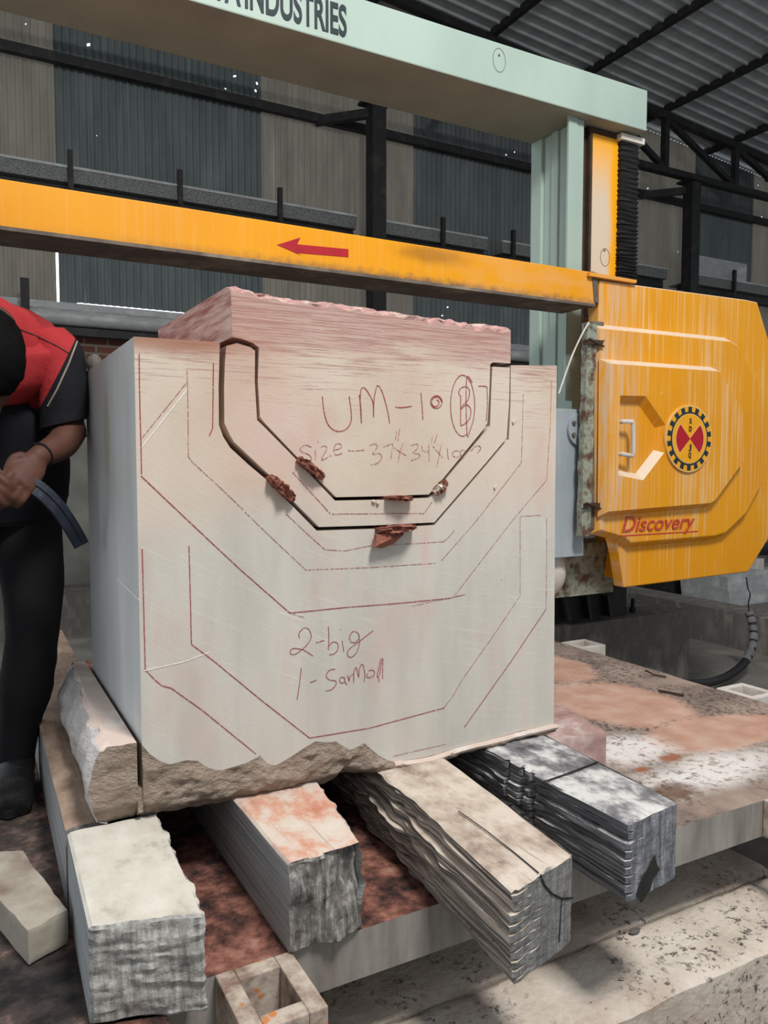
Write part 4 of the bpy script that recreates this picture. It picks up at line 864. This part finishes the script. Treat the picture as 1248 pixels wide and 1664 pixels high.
# wheel guard (octagonal cover) with raised panels
def pxz(L): return [(onY(u, v, YM).x, onY(u, v, YM).z) for u, v in L]
out = pxz([(974, 455), (1213, 487), (1231, 491)])+[(4.0, .508), (4.0, -.203)]+pxz([(1248, 877), (1216, 929), (1014, 955), (1006, 902), (999, 872), (961, 869), (966, 780)])
P3 = lambda L, y: [Vector((x, y, z)) for x, z in L]
guard = MB(); guard.prism(P3(out, YM), (0, .07, 0)); guard.prism(P3([(max(x, 2.93), z*.96) for x, z in out[:-4]]+[(2.98, -.30), (2.93, -.22), (2.93, .2)], YM+.07), (0, .25, 0))
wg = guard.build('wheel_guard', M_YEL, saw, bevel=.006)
def raised(L, y, h, ins, name, parent, mat=M_YEL, pixels=True):
    o = L if not pixels else pxz(L); i_ = inset(o, ins); n = len(o); vs = P3(o, y)+P3(i_, y-h)
    fs = [tuple(range(n, 2*n))]+[(k, (k+1) % n, n+(k+1) % n, n+k) for k in range(n)]+[tuple(range(n-1, -1, -1))]
    return MB().add(vs, fs).build(name, mat, parent, bevel=.005)
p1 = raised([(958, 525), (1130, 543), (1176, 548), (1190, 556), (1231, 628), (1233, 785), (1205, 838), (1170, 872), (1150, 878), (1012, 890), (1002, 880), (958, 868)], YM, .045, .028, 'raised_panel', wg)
y2 = YM-.045
L2 = pxz([(962, 585), (1143, 598), (1150, 601), (1190, 672), (1190, 752), (1142, 818), (1132, 824), (960, 839)])
D = pxz([(985, 645), (1026, 646), (1058, 692), (1056, 736), (1022, 780), (982, 772)])
# second step built as a ring round the D-shaped recess: left part of the panel is split by the recess
i2 = inset(L2, .026); hh = .045
n = len(L2); vs = P3(L2, y2)+P3(i2, y2-hh); fs = [(k, (k+1) % n, n+(k+1) % n, n+k) for k in range(n)]+[tuple(range(n-1, -1, -1))]
b = bmesh.new(); bo = [b.verts.new(p) for p in P3(i2, y2-hh)]; bi = [b.verts.new(p) for p in P3(D, y2-hh)]
eds = [b.edges.new((bo[k], bo[(k+1) % len(bo)])) for k in range(len(bo))]+[b.edges.new((bi[k], bi[(k+1) % len(bi)])) for k in range(len(bi))]
bmesh.ops.triangle_fill(b, use_beauty=True, use_dissolve=False, edges=eds)
b.verts.ensure_lookup_table(); base_i = len(vs); vs += [v.co.copy() for v in b.verts]; ids = {v: k for k, v in enumerate(b.verts)}; fs += [tuple(base_i+ids[v] for v in f.verts) for f in b.faces]; b.free()
Di = inset(D, .030); k0 = len(vs); vs += P3(D, y2-hh)+P3(Di, y2-hh+.040); m = len(D)
fs += [(k0+k, k0+(k+1) % m, k0+m+(k+1) % m, k0+m+k) for k in range(m)]+[tuple(k0+m+k for k in range(m))]
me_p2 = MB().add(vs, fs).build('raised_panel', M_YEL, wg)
# handle in the recess
hp = [onY(u, v, y2) for u, v in ((998, 686), (1013, 686), (1013, 741), (997, 738))]; yh = y2-hh
path = [hp[0]+Vector((0, 0, 0)), hp[0]+Vector((0, -.055, 0)), hp[1]+Vector((-.006, -.062, 0)), hp[1]+Vector((0, -.062, -.02)), hp[2]+Vector((0, -.062, .02)), hp[2]+Vector((-.006, -.062, 0)), hp[3]+Vector((0, -.055, 0)), hp[3]]
MB().tube(path, .0105, 10).build('handle', M_WHITEMETAL, wg, True)
# emblem
ec = onY(1117, 713, y2-hh); Re = abs(onY(1117, 659, y2-hh).z-onY(1117, 768, y2-hh).z)/2; ye = y2-hh
disc = lambda r, n=48, a0=0: [(ec.x+r*math.cos(2*math.pi*k/n+a0), ec.z+r*math.sin(2*math.pi*k/n+a0)) for k in range(n)]
em = MB().prism(P3(disc(Re), ye-.012), (0, .012, 0)).build('emblem', M_CREAM, saw)
MB().prism(P3(disc(Re*.965), ye-.0125), (0, .001, 0)).build('emblem_field', M_YELPLAIN, em)
cog = []
for k in range(18):
    a = 2*math.pi*k/18+math.pi/2
    for da, r in ((-.5, .80), (-.26, .80), (-.24, .95), (.24, .95), (.26, .80)): cog.append((ec.x+Re*r*math.cos(a+da*2*math.pi/18), ec.z+Re*r*math.sin(a+da*2*math.pi/18)))
MB().prism(P3(cog, ye-.0135), (0, .001, 0)).build('cog_ring', M_INK, em)
MB().prism(P3(disc(Re*.745), ye-.0145), (0, .001, 0)).build('emblem_rim', M_CREAM, em); MB().prism(P3(disc(Re*.725), ye-.0152), (0, .001, 0)).build('emblem_field', M_YELPLAIN, em)
for s in (0, math.pi):
    for r, d, mt, nm in ((.62, .0158, M_CREAM, 'bow_outline'), (.59, .0166, M_RED, 'bow_wing')):
        w = [(ec.x, ec.z)]+[(ec.x+Re*r*math.cos(s+a), ec.z+Re*r*math.sin(s+a)) for a in [(-.78+1.56*k/10)*(1 if nm == 'bow_wing' else 1.06) for k in range(11)]]
        MB().prism(P3(w, ye-d), (0, .0006, 0)).build(nm, mt, em)
for ch, dz in (('X', .45), ('D', .22), ('J', -.32), ('Q', -.56)):
    letters(ch, Re*.15, (ec.x-Re*.055, ye-.0162, ec.z+Re*dz), 'letter', M_INK, em, Re*.11, 0, .025)
# script plate
da, db = onY(1010, 862, y2), onY(1128, 858, y2); dz = onY(1016, 864, y2).z; dt = onY(1016, 838, y2).z
letters('Discovery', (dt-dz)*.95, (da.x, y2-.002, dz), 'lettering', M_REDY, wg, db.x-da.x, .3, .004, .004)
MB().box((da.x, y2-.002, dz-.022), (onY(1134, 862, y2).x, y2, dz-.016)).build('underline', M_REDY, wg)
# hinge post, straps and wire
hx0, hx1 = onY(951, 700, YM-.03).x, onY(966, 700, YM-.03).x
def hp_(u, v, w):
    z = -.335+(.65+.335)*w; p = Vector((hx0+(hx1-hx0)*u-.02*(1-w), YM-.035+.035*v, z)); p += Vector((.006*nz(p, 18), .006*nz(p, 21, 3), 0)); return p
mb = MB(); mb.grid(hp_, (6, 4, 40)); mb.build('hinge_post', M_RUSTED, saw, True, angle=50)
MB().box((hx1-.012, YM-.02, -.31), (hx1+.06, YM+.06, .67)).build('door_edge', M_DIRT, saw, bevel=.006)
for z in (.555, -.20):
    mb = MB(); mb.box((hx0-.01, YM-.055, z), (hx1+.02, YM-.015, z+.02)); mb.tube([(hx0-.03, YM-.05, z-.006), (hx1+.03, YM-.052, z+.02)], .004, 6); mb.tube([(hx0-.01, YM-.056, z+.022), (hx1+.025, YM-.056, z-.008)], .005, 6); mb.build('hinge_strap', M_BROWNRAIL, saw)
MB().tube(catmull([onY(u, v, YM-.05) for u, v in ((957, 524), (945, 545), (931, 575), (920, 605), (908, 640))], 6), .004, 6).build('stray_wire', M_WHITEMETAL, saw, True)
# wire guide housing under the column, white roller, bracket
a = onY(896, 885, 3.0); b_ = onY(992, 964, 3.0)
def ho(u, v, w):
    p = Vector((a.x+(b_.x-a.x)*u, 2.98+.30*v, b_.z+.01+(a.z-b_.z-.012)*w)); p.y += .006*nz(p, 16)*(v == 0); return p
mb = MB(); mb.grid(ho, (30, 6, 24)); mb.build('guide_housing', M_RUSTED, saw, True, angle=50)
r0 = onY(893, 930, 2.93); MB().ball(r0, (.085, .07, .115), 20, 14).build('guide_roller', M_WHITEMETAL, saw, True)
a2 = onY(995, 880, 3.05); MB().box((a2.x, 3.03, onY(1000, 968, 3.05).z), (a2.x+.06, 3.25, a2.z)).build('guard_bracket', M_DARKSTEEL, saw)
MB().box((2.95, 3.42, -.918), (3.55, 3.9, -.62)).build('column_foot', M_DARKSTEEL, saw)
for k in range(3): MB().bar((3.05+.16*k, 3.40, -.90), (3.0+.16*k, 3.41, -.63), .02, .08, (0, 1, 0)).build('foot_gusset', M_DARKSTEEL, saw)
for u in (1013, 1028):
    q = onZ(u, 995, -.915); mb = MB(); mb.tube([q, q+Vector((0, 0, .085))], .012, 10); mb.tube([q+Vector((0, 0, .005)), q+Vector((0, 0, .03))], .022, 6); mb.build('anchor_bolt', M_BLACK, saw)
MB().box((2.85, 3.25, -.62), (3.5, 3.9, -.55)).build('column_base', M_DARKSTEEL, saw)
# ================================================================== PERSON
body = thing('person', 'person bending over at left in red polo with dark sleeves and black trousers', 'person', (.06, 2.5, DZ))
def remesh(mb, name, mat, parent, vox=.006, smooth_it=4):
    me = bpy.data.meshes.new('tmp'); me.from_pydata(mb.v, [], mb.f); b = bmesh.new(); b.from_mesh(me); bmesh.ops.recalc_face_normals(b, faces=b.faces[:]); b.to_mesh(me); b.free()
    o = bpy.data.objects.new('tmp', me); COL.objects.link(o)
    r = o.modifiers.new('r', 'REMESH'); r.mode = 'VOXEL'; r.voxel_size = vox
    if smooth_it: s_ = o.modifiers.new('s', 'SMOOTH'); s_.iterations = smooth_it; s_.factor = .5
    dg = bpy.context.evaluated_depsgraph_get(); ev = bpy.data.meshes.new_from_object(o.evaluated_get(dg)); bpy.data.objects.remove(o)
    vs = [v.co.copy() for v in ev.vertices]; fs = [list(p.vertices) for p in ev.polygons]; bpy.data.meshes.remove(ev)
    return MB().add(vs, fs).build(name, mat, parent, True, angle=180)
HC = Vector((.066, 2.205, .262))
mb = MB()
def limb(P, R, n=14, k=6):
    Q = catmull(P, k); rr = []
    for i in range(len(Q)):
        t_ = i/k; j = min(int(t_), len(R)-2); f_ = t_-j; rr.append(R[j]*(1-f_)+R[j+1]*f_)
    return Q, rr
def addlimb(P, R, flat=1): Q, rr = limb(P, R); mb.tube(Q, rr, 14, flat=flat); mb.ball(Q[0], rr[0], 12, 8); mb.ball(Q[-1], rr[-1], 12, 8)
mb.tube(catmull([(.06, 2.70, -.10), (.06, 2.68, .05), (.07, 2.58, .22), (.08, 2.46, .34), (.085, 2.36, .375)], 6), [(.15-.002*i, .105) if i < 14 else (.155-.006*(i-14), .10-.003*(i-14)) for i in range(25)], 18, up=(0, 1, 0))
mb.ball((.06, 2.70, -.10), (.155, .11, .12))
addlimb([(.085, 2.38, .375), (.087, 2.30, .35), HC+Vector((0, .03, .03))], [.065, .055, .06])
mb.ball(HC, (.074, .098, .112)); mb.ball(HC+Vector((0, -.01, -.07)), (.055, .07, .06))
fd = Vector((0, -.35, -.94))   # crown points at the camera side; the face looks down at the hands
mb.ball(HC+Vector((0, -.06, -.085)), (.016, .022, .024)); mb.ball(HC+Vector((0, -.03, -.125)), (.03, .03, .02))
for s in (-1, 1): mb.ball(HC+Vector((s*.076, .012, -.02)), (.012, .022, .032))
# arms: the left one shows, the right one mirrors it out of the frame
HW = Vector((.180, 2.225, .020)); HK = Vector((.128, 2.165, -.050))
addlimb([(.225, 2.44, .325), (.268, 2.40, .22), (.270, 2.36, .095)], [.046, .046, .044]); addlimb([(.275, 2.36, .095), (.245, 2.30, .055), HW], [.046, .042, .029])
addlimb([(-.07, 2.42, .34), (-.14, 2.38, .22), (-.15, 2.33, .10)], [.062, .052, .045]); addlimb([(-.15, 2.33, .10), (-.08, 2.26, .04), (.0, 2.20, -.005)], [.045, .040, .029])
def hand(wr, kn, side, tip, th):
    """palm from wrist to knuckles; five separate fingers curling round what is held"""
    d = (kn-wr).normalized(); sd = Vector(side).normalized(); cu = Vector(tip).normalized()
    mb.tube([wr, wr+(kn-wr)*.35, wr+(kn-wr)*.75, kn], [(.028, .022), (.040, .020), (.043, .019), (.040, .015)], 14, up=cu)
    for k, (o_, L) in enumerate(((-.030, .9), (-.010, 1.05), (.011, 1.0), (.031, .8))):
        p = kn+sd*o_; a_ = p+(d*.026+cu*.008)*L; b2 = a_+(d*.010+cu*.024)*L; c_ = b2+(-d*.016+cu*.012)*L
        mb.tube(catmull([p-d*.01, p, a_, b2, c_], 4), [.0100, .0105, .0108, .0110, .0108, .0106, .0104, .0102, .0100, .0098, .0096, .0094, .0092, .0090, .0086, .0082, .0074], 8); mb.ball(a_, .0108, 8, 6); mb.ball(c_, .0075, 8, 6)
    b0 = wr+(kn-wr)*.3+sd*th*.030; mb.tube(catmull([b0, b0+d*.018+sd*th*.016+cu*.008, b0+d*.046+sd*th*.012+cu*.020, b0+d*.066+cu*.030], 4), [.014, .0138, .0134, .013, .0126, .0122, .0118, .0114, .011, .0106, .010, .009, .0075], 8)
hand(HW, HK, (.55, .1, -.6), (-.35, .75, -.45), -1)
hand(Vector((.0, 2.20, -.005)), Vector((.065, 2.155, -.055)), (.5, -.1, .6), (.3, .7, -.5), 1)
for s, hx, kx, ax in ((1, .165, .178, .122), (-1, -.05, -.075, -.10)):
    addlimb([(hx, 2.68, -.12), (kx, 2.50, -.47), (ax, 2.53, -.86)], [.088, .058, .042]); mb.tube([(ax, 2.55, -.90), (ax-.012, 2.46, -.915), (ax-.03, 2.38, -.925)], [(.036, .034), (.04, .03), (.035, .02)], 12)
bd = remesh(mb, 'body', M_SKIN, body, .0055, 2)
# clothes
def loft(secs, n=36, nzv=.0, seed=0, k=5):
    """secs: (centre, rx vector, ry vector) tuples"""
    C_ = catmull([s[0] for s in secs], k); A_ = catmull([s[1] for s in secs], k); B_ = catmull([s[2] for s in secs], k); vs = []; fs = []
    for i, (c, a_, b2) in enumerate(zip(C_, A_, B_)):
        for j in range(n):
            t_ = 2*math.pi*j/n; p = Vector(c)+Vector(a_)*math.cos(t_)+Vector(b2)*math.sin(t_)
            p += (p-Vector(c)).normalized()*nzv*(fbm((p.x, p.y, p.z*.6), 12, seed)); vs.append(p)
    m_ = len(C_)
    for i in range(m_-1):
        for j in range(n): fs.append((i*n+j, i*n+(j+1) % n, (i+1)*n+(j+1) % n, (i+1)*n+j))
    fs += [tuple(range(n-1, -1, -1)), tuple((m_-1)*n+j for j in range(n))]
    return vs, fs
V = Vector
secs = [(V((.06, 2.70, -.05)), V((.178, 0, 0)), V((0, .125, .02))), (V((.062, 2.66, .10)), V((.182, 0, 0)), V((0, .13, .04))), (V((.07, 2.56, .235)), V((.195, 0, 0)), V((0, .11, .085))), (V((.080, 2.45, .345)), V((.195, .0, -.03)), V((0, .08, .108))), (V((.084, 2.38, .375)), V((.14, 0, -.03)), V((0, .04, .095))), (V((.086, 2.325, .37)), V((.078, 0, 0)), V((0, .02, .072)))]
isred = lambda c: c.z > .160+2.0*max(0, c.x-.20)
vs, fs = loft(secs, 44, .016, 3)
mb = MB().add(vs, fs)
ms = []
for f in mb.f:
    c = sum((mb.v[i] for i in f), V())/len(f); ms.append(0 if isred(c) else 1)
mb.m = [0]*len(ms); sh = mb.build('polo_shirt', [M_SHIRT], body, True, angle=180)
# chest drape of the red yoke hanging below the shoulders while bending
dr = [(V((.085, 2.38, .385)), V((.175, .02, -.02)), V((0, .075, .08))), (V((.08, 2.37, .31)), V((.19, .02, 0)), V((0, .085, .02))), (V((.075, 2.385, .23)), V((.16, .02, 0)), V((0, .085, .02))), (V((.06, 2.41, .165)), V((.115, .02, .01)), V((0, .075, .01)))]
vs, fs = loft(dr, 40, .012, 5); mb = MB().add(vs, fs); mb.build('red_yoke', [M_SHIRT], body, True, angle=180)
vs, fs = loft([(V((.05, 2.44, .18)), V((.12, .0, 0)), V((0, .09, 0))), (V((.075, 2.50, .06)), V((.205, 0, 0)), V((0, .10, 0))), (V((.080, 2.56, -.07)), V((.212, 0, 0)), V((0, .12, 0))), (V((.065, 2.61, -.18)), V((.20, 0, 0)), V((0, .12, 0)))], 36, .012, 9); MB().add(vs, fs).build('shirt_front', M_NAVY, body, True, angle=180)
for s, pts_, nm in ((1, [(.205, 2.44, .375), (.245, 2.42, .32), (.262, 2.39, .23), (.262, 2.37, .14), (.260, 2.365, .115)], 'sleeve'), (-1, [(-.05, 2.44, .37), (-.10, 2.42, .32), (-.135, 2.39, .23), (-.145, 2.36, .13), (-.146, 2.355, .11)], 'sleeve')):
    rr = [.062, .074, .066, .064, .063]; sc_ = [(V(p), V((r, 0, .25*r)), V((0, r*1.1, 0))) for p, r in zip(pts_, rr)]
    vs, fs = loft(sc_, 26, .008, 11+s); mb = MB().add(vs, fs); mb.build(nm, [M_SHIRT if s > 0 else M_NAVY], body, True, angle=180)
# pale piping between the red and the sleeve, yoke seam
bpy.context.view_layer.update(); DG = bpy.context.evaluated_depsgraph_get()
def onbody(u, v):
    h = SC.ray_cast(DG, Vector((0, 0, 0)), ray(u, v).normalized()); return h[1]-ray(u, v).normalized()*.001 if h[0] and (h[1]-Vector((.1, 2.3, .3))).length < .5 else None
def seam(L, r, nm, mt):
    Q = [onbody(a[0]+(b[0]-a[0])*k/6, a[1]+(b[1]-a[1])*k/6) for a, b in zip(L, L[1:]) for k in range(6)]; Q = [q for q in Q if q]
    if len(Q) > 3: MB().tube(Q, r, 6).build(nm, mt, body, True)
seam([(34, 536), (60, 546), (92, 562), (117, 577)], .0016, 'yoke_seam', M_BROWNRAIL)
seam([(128, 548), (112, 590), (93, 632), (74, 666)], .0026, 'sleeve_piping', simple('grey_piping', S(150, 142, 128), S(130, 122, 110), rough=.9, bump=0))
for s, hx, kx, ax in ((1, .170, .178, .122), (-1, -.05, -.075, -.10)):
    sc_ = [(V((hx-.01*s, 2.66, -.06)), V((.098, 0, 0)), V((0, .115, 0))), (V((hx+.008*s, 2.60, -.22)), V((.095, 0, 0)), V((0, .10, 0))), (V((kx, 2.505, -.46)), V((.080, 0, 0)), V((0, .085, 0))), (V(((kx+ax)/2, 2.50, -.66)), V((.070, 0, 0)), V((0, .075, 0))), (V((ax, 2.52, -.85)), V((.054, 0, 0)), V((0, .062, 0))), (V((ax-.002, 2.52, -.895)), V((.050, 0, 0)), V((0, .060, 0)))]
    vs, fs = loft(sc_, 30, .010, 20+s); MB().add(vs, fs).build('trouser_leg', M_TROUS, body, True, angle=180)
    bt_ = MB(); bt_.tube(catmull([(ax+.004, 2.575, -.905), (ax, 2.53, -.895), (ax-.008, 2.46, -.905), (ax-.018, 2.385, -.918), (ax-.028, 2.31, -.928), (ax-.032, 2.285, -.932)], 5), [(.034, .034)]+[(.050, .048)]*5+[(.052, .048)]*5+[(.055, .044)]*6+[(.058, .038)]*5+[(.054, .034)]*2+[(.046, .028), (.022, .012)], 18)
    bo_ = bt_.build('boot', M_BOOT, body, True, angle=60)
    so = [(ax-.032+.050*math.sin(q)*(1 if True else 0)-.02*0, 2.43-.155*math.cos(q)) for q in [2*math.pi*k/28 for k in range(28)]]
    MB().prism([V((x+.018*(y-2.285)/.3, y, DZ+.0005)) for x, y in so], (0, 0, .022)).build('boot_sole', M_BLACK, body)
hb_ = MB(); hb_.ball(HC+V((0, .018, .03)), (.090, .112, .108), 40, 26, lambda d: (1+.05*fbm(d*2, 4, 1)+.035*nz(d, 14)) if d.z > -.75 else .8)
hb_.ball(HC+V((.005, -.05, -.005)), (.082, .062, .095), 34, 22, lambda d: 1+.05*fbm(d*2, 4, 6)+.035*nz(d, 14, 3)); hb_.build('hair', M_HAIR, body, True, angle=180)
wb = HW+(V((.245, 2.30, .055))-HW)*.12; td = (V((.245, 2.30, .055))-HW).normalized(); a1 = td.cross(V((0, 0, 1))).normalized(); a2_ = a1.cross(td)
MB().tube([wb+a1*.034*math.cos(2*math.pi*k/24)+a2_*.034*math.sin(2*math.pi*k/24) for k in range(25)], .0025, 6, cap=False).build('bracelet', M_BLACK, body, True)
MB().tube([V((.268, 2.365, .088))+V((.052*math.cos(2*math.pi*k/24), .050*math.sin(2*math.pi*k/24), -.006*math.cos(2*math.pi*k/24))) for k in range(25)], .0022, 6, cap=False).build('elbow_cord', M_BLACK, body, True)
# strip of dark rubber in the hands
cl = catmull([onY(20, 775, 2.18), onY(58, 792, 2.17), onY(88, 818, 2.17), onY(112, 850, 2.175), onY(133, 886, 2.18)], 8)
vs = []; fs = []; m_ = len(cl)
for i, p in enumerate(cl):
    t_ = (cl[min(i+1, m_-1)]-cl[max(i-1, 0)]).normalized(); nrm = t_.cross(V((0, -1, 0))).normalized(); w = .030-.004*i/m_
    for a_, y in ((-1, 0), (-.25, -.004), (-.2, .0), (.85, -.006), (1, 0), (1, .012), (-1, .012)): vs.append(p+nrm*w*a_*.5*1.5+V((0, y, 0)))
for i in range(m_-1):
    for j in range(7): fs.append((i*7+j, i*7+(j+1) % 7, (i+1)*7+(j+1) % 7, (i+1)*7+j))
fs += [tuple(range(6, -1, -1)), tuple((m_-1)*7+j for j in range(7))]
o = MB().add(vs, fs).build('rubber_strip', M_STRIP); tag(o, 'curved dark rubber strip held in the bending person\'s hands', 'rubber strip')
